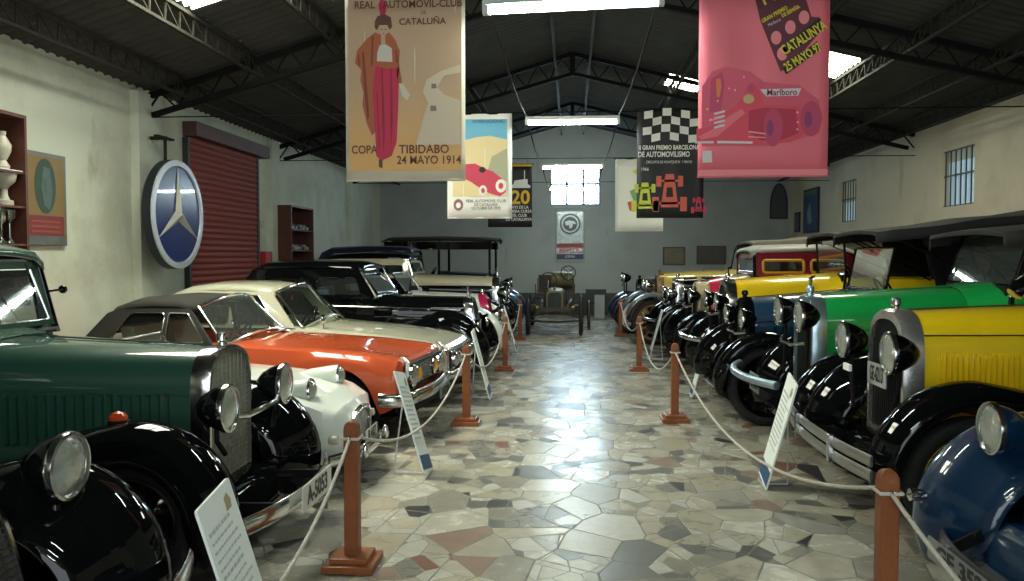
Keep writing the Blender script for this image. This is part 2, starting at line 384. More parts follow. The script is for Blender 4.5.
# roller shutter door in left wall
SHM = mat('shutter_red', (.22, .036, .022), .6, spec=.3, noise=.3, nscale=6)
mb = MB(); y0, y1 = 11.3, 13.8
secs = []
for k in range(int(3.36/.09)*4+1):
    z = .0+k*.09/4; x = XL+.05+.018*abs(math.sin(PI*z/.09)); secs.append([Vector((x, y0, z)), Vector((x, y1, z))])
mb.loft(secs, False, False)
ds = struct(mb.obj('door_1', SHM, smooth=50))
MB().box((XL+.10, (y0+y1)/2+.1, 3.42), (.20, y1-y0+.3, .20)).obj('shutter_box', mat('shutter_box_red', (.09, .035, .022), .6, noise=.3), ds, smooth=0)
for y in (y0-.03, y1+.03): MB().box((XL+.04, y, 1.65), (.08, .07, 3.3)).obj('guide_rail', mat('rail_dark', (.04, .03, .026), .6), ds, smooth=0)

# ------------------------------------------------------------------ roof steel
def truss(y, label):
    t = thing('roof_truss', label, 'roof truss', (0, y, 0), group='lattice trusses across the hall')
    for s, xe in ((-1, XL), (1, XR)):
        xe = abs(xe)-.02
        up = lambda x, s=s: roofz(s*x)-.07
        lo = lambda x: up(x)-.25-.10*(1-x/xe)
        MB().bar((s*.0, 0, up(0)), (s*xe, 0, up(xe)), .07, .07).obj('top_chord', STEEL, t, smooth=0)
        MB().bar((s*.0, 0, lo(0)), (s*(xe-.1), 0, lo(xe-.1)), .07, .06).obj('bottom_chord', STEEL, t, smooth=0)
        w = MB(); N = 26
        for k in range(N):
            a = xe*k/N; b = xe*(k+1)/N
            f, g = (up, lo) if k % 2 else (lo, up)
            w.bar((s*a, 0, f(a)), (s*b, 0, g(min(b, xe-.1))), .02, .02)
        w.obj('web', STEEL, t, smooth=0)
    MB().bar((0, 0, roofz(0)-.07), (0, 0, roofz(0)-.45), .09).obj('king_post', STEEL, t, smooth=0)
    MB().tube([(XL, 0, 3.40), (XR, 0, 3.40)], .008, 6).obj('tie_rod', STEEL, t)
    return t
names = ['nearest', 'second', 'third', 'farthest']
truss(.6, 'dark steel lattice roof truss overhead behind the camera')
truss(5.4, 'dark steel lattice roof truss nearest the camera, above the two large banners')
truss(10.2, 'dark steel lattice roof truss ending at the pilaster by the round star sign')
truss(15.0, 'dark steel lattice roof truss beyond the red shutter, third from the camera')
truss(19.8, 'dark steel lattice roof truss closest to the far wall')
def joist(x, label):
    t = thing('roof_joist', label, 'roof joist', (x, 0, 0), group='lattice joists along the hall')
    zt = roofz(x)-.0; zb = zt-.22
    a = MB(); a.bar((0, YB, zt), (0, YF, zt), .05, .035); a.obj('top_chord', STEEL2, t, smooth=0)
    a = MB(); a.bar((0, YB, zb), (0, YF, zb), .04, .03); a.obj('bottom_chord', STEEL2, t, smooth=0)
    w = MB(); k = 0; y = YB
    while y < YF-.3:
        w.bar((0, y, zb), (0, y+.02, zt), .014); w.bar((0, y, zt), (0, y+.3, zb), .012); y += .3
    w.obj('web', STEEL2, t, smooth=0)
pos = {-4.85: 'beside the left wall', -3.95: 'second from the left wall, beside the bright roof sheet', -2.9: 'third from the left wall', -1.85: 'fourth from the left wall',
       -.3: 'just left of the roof ridge', .3: 'just right of the roof ridge', 1.85: 'fifth from the right wall', 2.9: 'fourth from the right wall', 4.0: 'third from the right wall', 4.9: 'second from the right wall', 5.6: 'beside the right wall'}
for x, d in pos.items(): joist(x, 'rusty lattice roof joist '+d)

# ------------------------------------------------------------------ fluorescent lamps
TUBE = mat('tube_glow', (.8, 1, .95), .3, emit=(.86, 1.0, .93), estr=TUBE_POWER)
LAMPW = mat('lamp_white', (.6, .62, .6), .5)
for x, d in ((-.56, 'left'), (.56, 'right')):
    for_y = []
    ys = [YB+.1, -3.9, -1.6, .6, 5.35, 10.2, 15.3, 20.3]
    pts = []
    for a, b in zip(ys[:-1], ys[1:]):
        for k in range(6):
            t = k/6; pts.append((x, a+(b-a)*t, 3.36-.10*4*t*(1-t)))
    pts.append((x, 20.3, 3.36))
    tag(MB().tube(pts, .009, 6).obj('support_cable', STEEL), 'sagging dark cable carrying the %s ends of the hanging tube lamps' % d, 'cable')
def lamp(y, label, z=3.27, tilt=0):
    t = thing('tube_lamp', label, 'ceiling lamp', (0, y, z), group='fluorescent tubes down the middle of the hall'); t.rotation_euler = (0, tilt, 0)
    MB().box((0, 0, .055), (1.14, .07, .045)).obj('batten', LAMPW, t, smooth=0, bevel=.006)
    MB().tube([(-.53, 0, 0), (.53, 0, 0)], .021, 12).obj('tube', TUBE, t)
    for s in (-1, 1): MB().box((s*.555, 0, .01), (.04, .055, .065)).obj('end_cap', LAMPW, t, smooth=0, bevel=.005)
for y, d in ((-3.9, 'fluorescent tube lamp by the entrance door behind the camera'), (-1.6, 'fluorescent tube lamp a step behind the camera'), (.6, 'fluorescent tube lamp straight above the camera'), (5.35, 'long bright fluorescent tube lamp nearest the camera, between the two large banners'), (10.2, 'bright fluorescent tube lamp second from the camera'),
             (15.3, 'fluorescent tube lamp across the top of the far window'), (20.3, 'small distant fluorescent tube lamp across the middle of the far window')):
    lamp(y, d, 3.23 if y == 5.35 else 3.27, -.03 if y == 5.35 else 0)

# ------------------------------------------------------------------ banners
def banner(name, label, x0, y, z0, w, h, bg, edge, grp=None):
    t = thing(name, label, 'banner', (x0+w/2, y, z0), group=grp)
    def ctr(u, v, k): return Vector(((u-.5)*w, -.004*k, v*h))
    mb = MB(); n = 12
    mb.loft([[Vector(((i/n-.5)*w, .006*math.sin(i*1.3+j*.4), h*j/8)) for i in range(n+1)] for j in range(9)], False, False)
    mb.obj('sheet', edge, t, solid=.004)
    m = MB(); m.tube([(-w/2-.02, .01, h), (w/2+.02, .01, h)], .012); m.obj('top_rod', STEEL, t)
    m = MB(); m.tube([(-w/2, .01, .0), (w/2, .01, .0)], .010); m.obj('bottom_rod', edge, t)
    m = MB()
    for s in (-1, 1): m.tube([(s*w*.4, .01, h), (s*w*.4, .01, 3.40-z0)], .003, 5)
    m.obj('hanging_cord', STEEL, t)
    def poly(nm, pts, m_, k=2):
        b = MB()
        if pts and not isinstance(pts[0][0], (tuple, list)): pts = [pts]
        if len(pts) > 1 and nm in ('car_wheel', 'car_hub', 'tyre', 'disc', 'strip', 'emblem'):
            for p in pts: poly(nm, p, m_, k)
            return
        for p in pts: b.add([Vector(((u-.5)*w, -.006-.0016*k, v*h)) for u, v in p], [tuple(range(len(p)))])
        return b.obj(nm, m_, t, smooth=0, recalc=False)
    def txt(nm, s, u, v, sz, m_, k=3, rot=0, sx=1., off=0.):
        M = Matrix.Translation(((u-.5)*w, -.007-.0016*k, v*h)) @ Matrix.Rotation(PI/2, 4, 'X') @ Matrix.Rotation(rot, 4, 'Z')
        return text(nm, s, sz, m_, t, M, .0003, off, sx)
    if bg: poly('print_ground', [(.03, .045), (.97, .045), (.97, .985), (.03, .985)], bg, 1)
    return t, poly, txt
def pm(name, col): return mat(name, col, .6)
def circ(cx, cy, rx, ry, n=16): return [(cx+rx*math.cos(2*PI*k/n), cy+ry*math.sin(2*PI*k/n)) for k in range(n)]
# 1: 1914 poster with standing lady
def grad_tan():
    m = bpy.data.materials.new('tan_print'); m.use_nodes = True; n = m.node_tree.nodes; l = m.node_tree.links; b = n['Principled BSDF']; b.inputs['Roughness'].default_value = .6
    tc = n.new('ShaderNodeTexCoord'); s = n.new('ShaderNodeSeparateXYZ'); l.new(tc.outputs['Generated'], s.inputs[0])
    r = n.new('ShaderNodeValToRGB'); r.color_ramp.elements[0].color = (.84, .47, .16, 1); r.color_ramp.elements[0].position = .1
    r.color_ramp.elements[1].color = (.62, .41, .25, 1); r.color_ramp.elements[1].position = .5
    l.new(s.outputs[2], r.inputs['Fac']); l.new(r.outputs['Color'], b.inputs['Base Color']); return m
def cv(s, ox, oy, px0, pw, ptop, ph):
    return lambda P: [(((ox+x/s)-px0)/pw, 1-((oy+y/s)-ptop)/ph) for x, y in P]
CREAM = pm('print_cream', (.75, .66, .50)); BROWN = pm('print_brown', (.16, .055, .03)); REDP = pm('print_crimson', (.62, .03, .08)); RUST = pm('print_rust', (.48, .13, .05))
t, poly, txt = banner('hanging_banner', 'large tan banner with a lady in a red skirt and COPA TIBIDABO lettering', -1.484, 5.4, 2.15, .79, 1.27, grad_tan(), CREAM)
f = cv(3.23, 340, 0, 347, 119, -15, 195)
poly('road', f([(392, 215), (330, 235), (285, 262), (272, 300), (290, 335), (275, 380), (250, 470), (392, 470), (392, 330), (340, 310), (318, 285), (340, 250), (392, 240)]), pm('print_road', (.74, .60, .42)), 2)
poly('coat', f([(120, 108), (92, 130), (62, 165), (55, 205), (75, 228), (72, 262), (82, 300), (78, 340), (92, 400), (108, 438), (128, 420), (150, 300), (200, 275), (206, 262), (196, 215), (200, 170), (186, 135), (165, 108), (150, 120)]), RUST, 3)
poly('skirt', f([(122, 212), (190, 212), (196, 270), (193, 360), (188, 460), (172, 505), (140, 520), (122, 505), (117, 400), (112, 300)]), REDP, 4)
poly('blouse', f([(134, 152), (148, 143), (160, 150), (174, 160), (176, 205), (126, 206), (127, 175)]), pm('print_blouse', (.72, .66, .52)), 4)
poly('coat_folds', [f([(78, 170), (84, 168), (92, 260), (100, 380), (94, 390), (84, 290)]), f([(186, 165), (190, 168), (198, 225), (192, 262), (188, 220)]), f([(110, 120), (116, 118), (112, 210), (106, 215)]), f([(64, 180), (68, 176), (72, 215), (66, 212)])], pm('print_rust_dark', (.25, .06, .025)), 4)
poly('skirt_folds', [f([(140, 225), (144, 225), (150, 400), (146, 500), (142, 400)]), f([(170, 225), (174, 225), (176, 380), (170, 480), (168, 380)]), f([(124, 300), (127, 300), (134, 480), (130, 480)])], pm('print_crimson_dark', (.36, .015, .05)), 5)
poly('shawl', f([(196, 205), (203, 250), (206, 270), (200, 272), (192, 250)]), RUST, 4)
poly('face', f([(134, 85), (160, 84), (163, 104), (153, 120), (154, 148), (140, 148), (140, 120), (134, 104)]), pm('print_skin', (.62, .42, .28)), 5)
poly('face_features', [f([(139, 99), (145, 98), (145, 101), (139, 102)]), f([(152, 98), (158, 99), (158, 102), (152, 101)]), f([(145, 112), (152, 112), (149, 115)])], BROWN, 6)
poly('hat', f([(120, 75), (128, 58), (150, 50), (172, 62), (176, 92), (168, 102), (160, 86), (135, 86), (128, 102), (120, 95)]), BROWN, 6)
poly('plume', f([(138, 56), (132, 20), (140, 2), (152, 8), (158, 30), (154, 54)]), REDP, 5)
poly('glove', f([(196, 272), (210, 275), (232, 310), (222, 328), (206, 312)]), CREAM, 5)
poly('shoe', f([(130, 515), (142, 518), (142, 545), (130, 540)]), BROWN, 5)
poly('sash', f([(118, 200), (192, 205), (196, 222), (160, 226), (118, 214)]), RUST, 5)
poly('cars_on_road', [f([(300, 275), (315, 275), (316, 290), (300, 290)]), f([(296, 345), (314, 345), (316, 362), (296, 362)])], pm('print_grey', (.25, .2, .15)), 3)
txt('lettering', 'REAL', .17, .888, .066, BROWN, 7, sx=.92, off=.001); txt('lettering', 'AUTOMOVIL-CLUB', .65, .888, .066, BROWN, 7, sx=.92, off=.001)
txt('lettering', 'DE', .66, .845, .03, BROWN, 7)
txt('lettering', 'CATALUÑA', .65, .80, .058, BROWN, 7, off=.001)
txt('lettering', 'COPA', .16, .152, .075, BROWN, 7, sx=.85, off=.001)
txt('lettering', 'TIBIDABO', .66, .152, .078, BROWN, 7, sx=.95, off=.001)
txt('lettering', '24 MAYO 1914', .70, .097, .075, BROWN, 7, sx=.88, off=.001)
# 2: red racing banner
PINK = pm('print_rose', (.82, .17, .21)); MAROON = pm('print_maroon', (.12, .022, .035)); YEL = pm('print_yellow', (.75, .62, .03)); BLK = pm('print_black', (.01, .01, .01)); WHT = pm('print_white', (.68, .62, .6)); DROSE = pm('print_deep_rose', (.55, .06, .13)); MROSE = pm('print_mid_rose', (.70, .10, .16)); LROSE = pm('print_light_rose', (.88, .25, .27))
t, poly, txt = banner('hanging_banner', 'large red banner with a racing car and yellow CATALUNYA lettering', .80, 5.4, 2.16, .807, 1.29, None, PINK)
f = cv(7.264, 690, 0, 697, 129, -22, 200); g = cv(5.807, 690, 80, 697, 129, -22, 200)
poly('tower', f([(425, -60), (600, -110), (660, 45), (790, -20), (855, 180), (915, 185), (945, 255), (735, 500), (640, 560), (490, 200)]), MAROON, 2)
poly('disc', [f(circ(x, y, 38, 48)) for x, y in ((605, 322), (705, 250), (802, 183), (650, 435))], LROSE, 3)
poly('strip', [f([(645, 390), (915, 185), (945, 262), (680, 450)]), f([(650, 530), (900, 350), (925, 410), (680, 580)])], BLK, 3)
txt('lettering', 'F1', *f([(545, 30)])[0], .13, YEL, 4, .45, .8, .003)
txt('lettering', 'GRAN PREMIO', *f([(590, 160)])[0], .034, YEL, 4, .5, .8, .001)
txt('lettering', 'Marlboro', *f([(590, 215)])[0], .028, WHT, 4, .45, .8)
txt('lettering', 'DE ESPAÑA', *f([(705, 140)])[0], .032, YEL, 4, .5, .75, .001)
txt('lettering', 'CATALUNYA', *f([(802, 330)])[0], .085, YEL, 5, .56, .62, .002)
txt('lettering', '25 MAYO 97', *f([(795, 465)])[0], .075, YEL, 5, .56, .62, .002)
poly('shadow_backdrop', [g([(60, 60), (120, -25), (200, -50), (340, -20), (420, 40), (620, 60), (740, 150), (740, 330), (600, 370), (440, 400), (60, 400)])], MROSE, 1)
poly('sidepod', g([(330, 200), (420, 185), (600, 195), (620, 330), (520, 370), (400, 370), (330, 320)]), pm('print_red_dark', (.50, .03, .07)), 3.4)
poly('nose_shine', g([(40, 345), (130, 300), (200, 240), (290, 190), (310, 215), (230, 280), (150, 345), (60, 362)]), pm('print_red_light', (.84, .16, .2)), 3.7)
poly('suspension', [g([(330, 315), (430, 330), (430, 338), (330, 325)]), g([(330, 345), (430, 352), (430, 358), (330, 353)]), g([(100, 250), (180, 235), (180, 243), (100, 260)])], pm('print_red_pale', (.88, .3, .32)), 6)
poly('tyre_hub', g(circ(455, 300, 20, 46)), pm('print_plum', (.30, .04, .14)), 6); poly('tyre_hub', g(circ(672, 255, 24, 46)), pm('print_plum', (.30, .04, .14)), 6)
poly('sparks', [g(circ(x, y, 6, 6, 6)) for x, y in ((90, 190), (110, 250), (250, 85), (215, 75), (300, 12), (150, 145), (610, 215), (612, 270), (610, 310))], pm('print_peach', (.9, .5, .35)), 7)
poly('far_tyre', [g([(110, 20), (175, -20), (190, 40), (170, 200), (105, 210)])], DROSE, 2)
poly('flame', g([(140, 20), (165, 15), (172, 60), (160, 125), (145, 120)]), pm('print_orange', (.75, .2, .04)), 3)
poly('race_car', g([(30, 372), (30, 300), (120, 290), (180, 215), (260, 165), (300, 120), (320, 60), (345, 40), (385, 75), (420, 170), (600, 175), (650, 200), (660, 330), (580, 380), (420, 395), (160, 385)]), pm('print_red', (.74, .07, .11)), 3)
poly('helmet', g(circ(330, 135, 32, 26)), pm('print_straw', (.6, .42, .2)), 4)
poly('airbox', g(circ(345, 75, 20, 26)), DROSE, 4)
poly('tyre', [g(circ(472, 298, 55, 108, 20)), g(circ(690, 250, 62, 100, 20))], DROSE, 4)
poly('rear_wing', g([(395, 82), (632, 78), (612, 120), (430, 122)]), WHT, 4)
poly('nose_stripes', [g([(130, 290-k*26), (190, 275-k*26), (195, 286-k*26), (132, 302-k*26)]) for k in range(4)], WHT, 5)
txt('lettering', 'Marlboro', *g([(520, 102)])[0], .055, pm('print_dkred', (.25, .01, .02)), 5, 0, .9, .001)
poly('front_wing', [g([(20, 372), (130, 372), (130, 384), (20, 384)]), g([(150, 370), (355, 376), (355, 388), (150, 384)])], WHT, 5)
poly('stamp', g([(64, 426), (118, 426), (122, 492), (66, 494)]), WHT, 4)
poly('bottom_hem', [(0, .0), (1, .0), (1, .03), (0, .03)], LROSE, 3)
# 3: 1970 poster with red car
GOLD = pm('print_sand', (.74, .62, .34)); SKYB = pm('print_sky', (.14, .45, .66)); WB = pm('print_paper', (.80, .80, .76)); REDC = pm('print_pinkred', (.58, .05, .10))
t, poly, txt = banner('hanging_banner', 'white bordered banner with a red car on a sandy hill under blue sky', -1.536, 10.2, 2.12, .8, 1.27, None, WB)
f = cv(4.84, 440, 110, 447, 65, 115, 103)
poly('ground', f([(60, 420), (60, 150), (325, 50), (325, 420)]), GOLD, 1)
poly('sky', f([(60, 50), (325, 50), (325, 148), (240, 130), (180, 135), (60, 165)]), SKYB, 2)
poly('hill_shade', f([(250, 230), (325, 190), (325, 350), (230, 300)]), pm('print_sage', (.40, .42, .28)), 2)
poly('car_body', f([(120, 265), (170, 262), (215, 285), (255, 300), (300, 335), (320, 365), (318, 400), (290, 420), (240, 405), (200, 385), (150, 350), (118, 335)]), REDC, 3)
poly('car_wheel', [f(circ(295, 370, 26, 32)), f(circ(208, 392, 20, 26))], WB, 4)
poly('car_hub', [f(circ(295, 370, 12, 15)), f(circ(208, 392, 9, 12))], REDC, 5)
poly('driver', f(circ(205, 292, 16, 14)), BLK, 4)
poly('emblem', f(circ(88, 460, 24, 28)), pm('print_emblem', (.3, .12, .14)), 3)
poly('emblem_core', f(circ(88, 462, 12, 14)), WB, 4)
txt('lettering', 'INTERNACIONAL', *f([(235, 62)])[0], .055, pm('print_blue', (.02, .10, .30)), 5, 0, .9)
txt('lettering', 'REAL AUTOMOVIL CLUB', *f([(222, 442)])[0], .05, INK, 5, 0, .9)
txt('lettering', 'DE CATALUÑA', *f([(222, 460)])[0], .048, INK, 5, 0, .9)
txt('lettering', 'OCTUBRE DE 1970', *f([(222, 477)])[0], .048, INK, 5, 0, .9)
# 4: black chequered flag poster
t, poly, txt = banner('hanging_banner', 'black banner with a chequered flag above yellow and coral racing cars', .78, 10.2, 2.12, .80, 1.30, None, pm('print_charcoal', (.016, .016, .018)))
f = cv(5.05, 630, 105, 636, 66, 110, 107)
P = []
def wv(x): return 9*math.sin(x/38.0)
for j in range(4):
    for i in range(7):
        if (i+j) % 2 == 0:
            x0 = 65+i*46+j*(-3); y0 = 28+j*40; x1 = x0+44; y1 = y0+38
            P.append(f([(x0, y0+wv(x0)), (x1, y0+wv(x1)), (x1, y1+wv(x1)), (x0, y1+wv(x0))]))
poly('flag', P, WB, 2)
txt('lettering', 'II GRAN PREMIO BARCELONA', *f([(190, 218)])[0], .075, WB, 3, 0, .72, .002)
txt('lettering', 'DE AUTOMOVILISMO', *f([(165, 252)])[0], .09, WB, 3, 0, .72, .002)
txt('lettering', 'CIRCUITO DE MONTJUICH  1 MAYO', *f([(190, 290)])[0], .045, WB, 3, 0, .75)
txt('lettering', '1966', *f([(70, 325)])[0], .055, WB, 3, 0, .9)
def race(cx, cy, s, m_, nm):
    k = lambda P: f([(cx+x*s, cy+y*s) for x, y in P])
    poly(nm, [k([(-18, -70), (18, -70), (24, -30), (30, 20), (38, 75), (-38, 75), (-30, 20), (-24, -30)]), k([(-58, -62), (-36, -62), (-36, -15), (-58, -15)]), k([(36, -62), (58, -62), (58, -15), (36, -15)]),
               k([(-75, 30), (-46, 30), (-46, 92), (-75, 92)]), k([(46, 30), (75, 30), (75, 92), (46, 92)]), k([(-40, -45), (40, -45), (40, -36), (-40, -36)]), k([(-50, 52), (50, 52), (50, 62), (-50, 62)])], m_, 3)
    poly(nm+'_cockpit', [k([(-12, -12), (12, -12), (16, 30), (-16, 30)])], BLK, 4)
race(195, 430, 1.15, pm('print_coral', (.62, .12, .08)), 'coral_car'); race(72, 455, .9, pm('print_lime', (.55, .60, .06)), 'yellow_car'); race(340, 500, .5, REDC, 'pink_car')
# 5: white banner
t, poly, txt = banner('hanging_banner', 'white banner with coloured blobs, partly behind the chequered flag banner', .77, 15.0, 2.10, .85, 1.28, None, pm('print_white2', (.85, .85, .76)))
poly('blob', [[(.45, .72), (.62, .78), (.75, .74), (.72, .62), (.5, .6)]], SKYB, 2); poly('blob', [[(.3, .55), (.5, .62), (.7, .55), (.62, .42), (.38, .42)]], pm('print_green', (.20, .42, .16)), 2)
poly('blob', [[(.25, .4), (.6, .45), (.8, .36), (.6, .26), (.3, .28)]], REDC, 2); poly('blob', [[(.35, .83), (.5, .88), (.6, .82), (.48, .76)]], YEL, 2)
# 6: black banner with 20
t, poly, txt = banner('hanging_banner', 'black banner with a big orange number 20 and white lettering, behind the red car banner', -1.52, 15.0, 2.18, .80, 1.12, None, BLK)
ORG = pm('print_amber', (.85, .50, .02)); poly('top_stripe', [(0, .965), (1, .965), (1, 1), (0, 1)], ORG, 2)
txt('lettering', '20', .74, .46, .34, ORG, 3, 0, 1, .008)
for k, s in enumerate(('ANYS DE LA', 'PRIMERA CURSA', 'DEL CLUB', 'DE CATALUNYA')): txt('lettering', s, .70, .31-k*.065, .075, WB, 3, 0, .85, .001)
poly('building', [[(.5, .62), (.96, .62), (.96, .66), (.9, .68), (.9, .76), (.84, .76), (.84, .9), (.82, .9), (.82, .76), (.6, .74), (.58, .68), (.5, .66)]], WB, 2)

# ------------------------------------------------------------------ far wall pictures
def picture(label, x0, x1, z0, z1, paintm, fr, y=YF, name='framed_picture', th=.03, cat='picture'):
    t = thing(name, label, cat, ((x0+x1)/2, y-.02, z0)); w = x1-x0; h = z1-z0
    MB().box((0, .0, h/2), (w, th, h)).obj('frame', fr, t, smooth=0, bevel=.004)
    MB().box((0, -th/2-.002, h/2), (w*.86, .006, h*.86)).obj('print', paintm, t, smooth=0)
    return t
FOIL = mat('foil', (.17, .185, .185), .3, .7, bump=.9, bscale=9)
t = picture('shiny foil sign with a round emblem over red and blue bands, below the far window', -.47, .365, 1.48, 2.99, FOIL, mat('sign_grey', (.28, .30, .29), .5), name='wall_sign', cat='sign')
h = 1.51; FY = -.024
def fz(nm, P, m, k=0): return MB().prism(P, lambda u, v, w: Vector((u, FY-w, v)), .0+k*.002, .003+k*.002).obj(nm, m, t, smooth=0)
ringd = mat('emblem_black', (.03, .03, .035), .4)
fz('emblem_ring', circ(0, 1.06, .29, .29, 28), ringd, 0); fz('emblem_inner', circ(0, 1.06, .24, .24, 28), FOIL, 1); fz('emblem_disc', circ(0, 1.06, .20, .20, 28), ringd, 2)
fz('emblem_figure', [(-.15, 1.12), (-.04, 1.16), (.12, 1.13), (.16, 1.05), (.08, 1.07), (.05, .95), (-.02, .93), (-.03, 1.03), (-.12, 1.02)], FOIL, 3)
fz('red_band', rc(-.37, .40, .37, .52), mat('band_red', (.30, .03, .03), .5), 0)
fz('blue_band', rc(-.37, .08, .37, .22), mat('band_blue', (.02, .035, .10), .5), 0)
text('lettering', 'REPSOL', .17, mat('letter_red', (.50, .03, .03), .5), t, frame_mat((0, -.030, .31), (1, 0, 0), (0, 0, 1)), .001, .004, 1.1)
text('lettering', 'CEPSA', .09, PLATEW, t, frame_mat((0, -.033, .15), (1, 0, 0), (0, 0, 1)), .001, 0, 1.1).name = 'lettering'
FR = mat('frame_brown', (.09, .07, .045), .5)
picture('small framed tan picture on the far wall, left of its wider neighbour', 2.5, 3.11, 1.40, 1.90, mat('pic_tan', (.20, .18, .12), .5, noise=.5, nscale=4), FR)
picture('wide framed dark picture on the far wall, right of the tan one', 3.42, 4.22, 1.42, 1.93, mat('pic_dark', (.10, .09, .075), .5, noise=.5, nscale=4), FR)
t = thing('arched_panel', 'dark arched panel high on the far wall near the right corner', 'wall panel', (5.62, YF-.03, 2.66))
P = [(-.24, 0), (.24, 0)]+[(.24*math.cos(a)-.0, .35+.62*math.sin(a)) for a in [PI*k/12 for k in range(13)]]
holed('frame', P, [[(u*.82, .04+v*.92) for u, v in P]], .03, lambda u, v, w: Vector((u, w, v)), mat('arch_frame', (.02, .024, .026), .5), t, smooth=0)
MB().prism([(u*.84, .03+v*.93) for u, v in P], lambda u, v, w: Vector((u, w, v)), .0, .015).obj('panel', mat('arch_fill', (.06, .07, .07), .6), t, smooth=0)
tag(MB().prism([(0, 0), (.17, .0), (.19, .26), (.02, .3)], lambda u, v, w: Vector((5.58+u, YF-.01-w, 2.32+v)), 0, .006).obj('paper_note', mat('paper', (.42, .46, .45), .7), smooth=0), 'small pale paper pinned under the arched panel on the far wall', 'paper')
# right wall picture
t = thing('framed_picture', 'tall blue framed poster on the right wall beyond the windows', 'picture', (XR-.03, 21.15, 2.23))
MB().box((0, 0, .545), (.05, 1.25, 1.09)).obj('frame', mat('frame_dark', (.02, .025, .03), .5), t, smooth=0)
MB().box((-.028, 0, .54), (.006, 1.12, .98)).obj('print', mat('pic_blue', (.02, .06, .16), .5, noise=.5, nscale=2), t, smooth=0)
MB().box((-.032, 0, .98), (.006, 1.1, .12)).obj('header', mat('pic_green', (.07, .13, .08), .5), t, smooth=0)
MB().prism([(-.2, .25), (.15, .2), (.25, .5), (.0, .75), (-.1, .5)], lambda u, v, w: Vector((-.034-w, u, v)), 0, .003).obj('figure', mat('pic_pale', (.22, .28, .32), .5), t, smooth=0)
t = thing('framed_picture', 'narrow dark framed picture on the right wall between the corner and the blue poster', 'picture', (XR-.02, 22.45, 2.28))
MB().box((0, 0, .26), (.03, .5, .52)).obj('frame', mat('frame_dark', (.02, .025, .03), .5), t, smooth=0)
MB().box((-.018, 0, .26), (.006, .4, .42)).obj('print', mat('pic_grey', (.10, .10, .10), .5, noise=.4), t, smooth=0)

# ------------------------------------------------------------------ left wall things
# poster
t = thing('framed_poster', 'framed ochre poster with a green oval figure and red lettering, beside the trophy cabinet', 'poster', (XL+.03, 8.12, 1.76))
fn = lambda u, v, w: Vector((w, u, v))
MB().box((0, 0, .47), (.03, .72, .94)).obj('frame', mat('frame_silver', (.16, .16, .14), .35, .6, noise=.4), t, smooth=0, bevel=.004)
MB().box((.018, 0, .5), (.006, .63, .80)).obj('print', mat('pic_ochre', (.20, .125, .03), .45, noise=.25, nscale=5), t, smooth=0)
MB().prism(circ(.0, .60, .17, .28, 24), fn, .02, .024).obj('oval', mat('pic_green2', (.03, .065, .04), .5, noise=.5, nscale=8), t, smooth=0)
MB().prism([(-.03, .40), (.06, .36), (.11, .55), (.07, .78), (-.04, .80), (-.08, .6)], fn, .025, .028).obj('figure', mat('pic_teal', (.07, .11, .10), .5, noise=.6, nscale=12), t, smooth=0)
MB().box((.021, 0, .2), (.004, .60, .2)).obj('caption_band', mat('pic_red', (.17, .025, .02), .5, noise=.3), t, smooth=0)
mb = MB()
for k in range(3): mb.box((.024, 0, .14+.05*k), (.003, .48, .018))
mb.obj('caption_lines', mat('pic_red2', (.32, .05, .03), .5), t, smooth=0)
# round star sign
t = thing('round_star_sign', 'round blue illuminated sign with a silver three pointed star, left wall by the shutter', 'sign', (XL, 10.15, 2.17))
R_ = .685; o = (.42, 0, 0)
MB().lathe([(0, 0), (R_-.02, 0), (R_, .02), (R_, .12), (R_-.03, .145), (R_-.05, .13), (R_-.05, .1)], (.325, 0, 0), (1, 0, 0), 56).obj('drum', mat('sign_rim_dark', (.015, .022, .03), .35, .3), t)
MB().lathe([(R_-.005, 0), (R_-.005, .03), (R_-.075, .035), (R_-.085, .0)], (.44, 0, 0), (1, 0, 0), 56).obj('silver_ring', mat('sign_silver', (.50, .54, .62), .35, .2), t)
MB().lathe([(0, .0), (R_-.08, 0)], (.452, 0, 0), (1, 0, 0), 56).obj('blue_face', mat('sign_blue', (.008, .015, .12), .2, coat=.6, spec=.1), t)
mb = MB()
for k in range(3):
    a = PI/2+k*2*PI/3; d = Vector((0, math.cos(a), math.sin(a))); p = Vector((0, -d.z, d.y)); L = R_-.075; w = .085
    tip = Vector((.462, 0, 0))+d*L; c0 = Vector((.51, 0, 0)); b1 = Vector((.456, 0, 0))+(-d*.5+p*.866)*w*1.05; b2 = Vector((.456, 0, 0))+(-d*.5-p*.866)*w*1.05
    b1 = Vector((.456, 0, 0))+(d*.5+p*.866)*w; b2 = Vector((.456, 0, 0))+(d*.5-p*.866)*w
    mb.add([tip, b1, c0, b2], [(0, 1, 2), (0, 2, 3)])
mb.obj('star', mat('sign_star', (.55, .56, .52), .3, .25), t, smooth=0)
MB().tube([(.3, 0, R_-.02), (.3, 0, .95)], .022).obj('post', STEEL2, t)
mb = MB(); mb.box((.3, -.02, .96), (.06, .42, .025)); mb.box((.16, 0, .96), (.32, .05, .04)); mb.obj('bracket', STEEL2, t, smooth=0)
MB().box((.18, 0, -.45), (.33, .06, .06)).obj('wall_bracket', STEEL2, t, smooth=0)
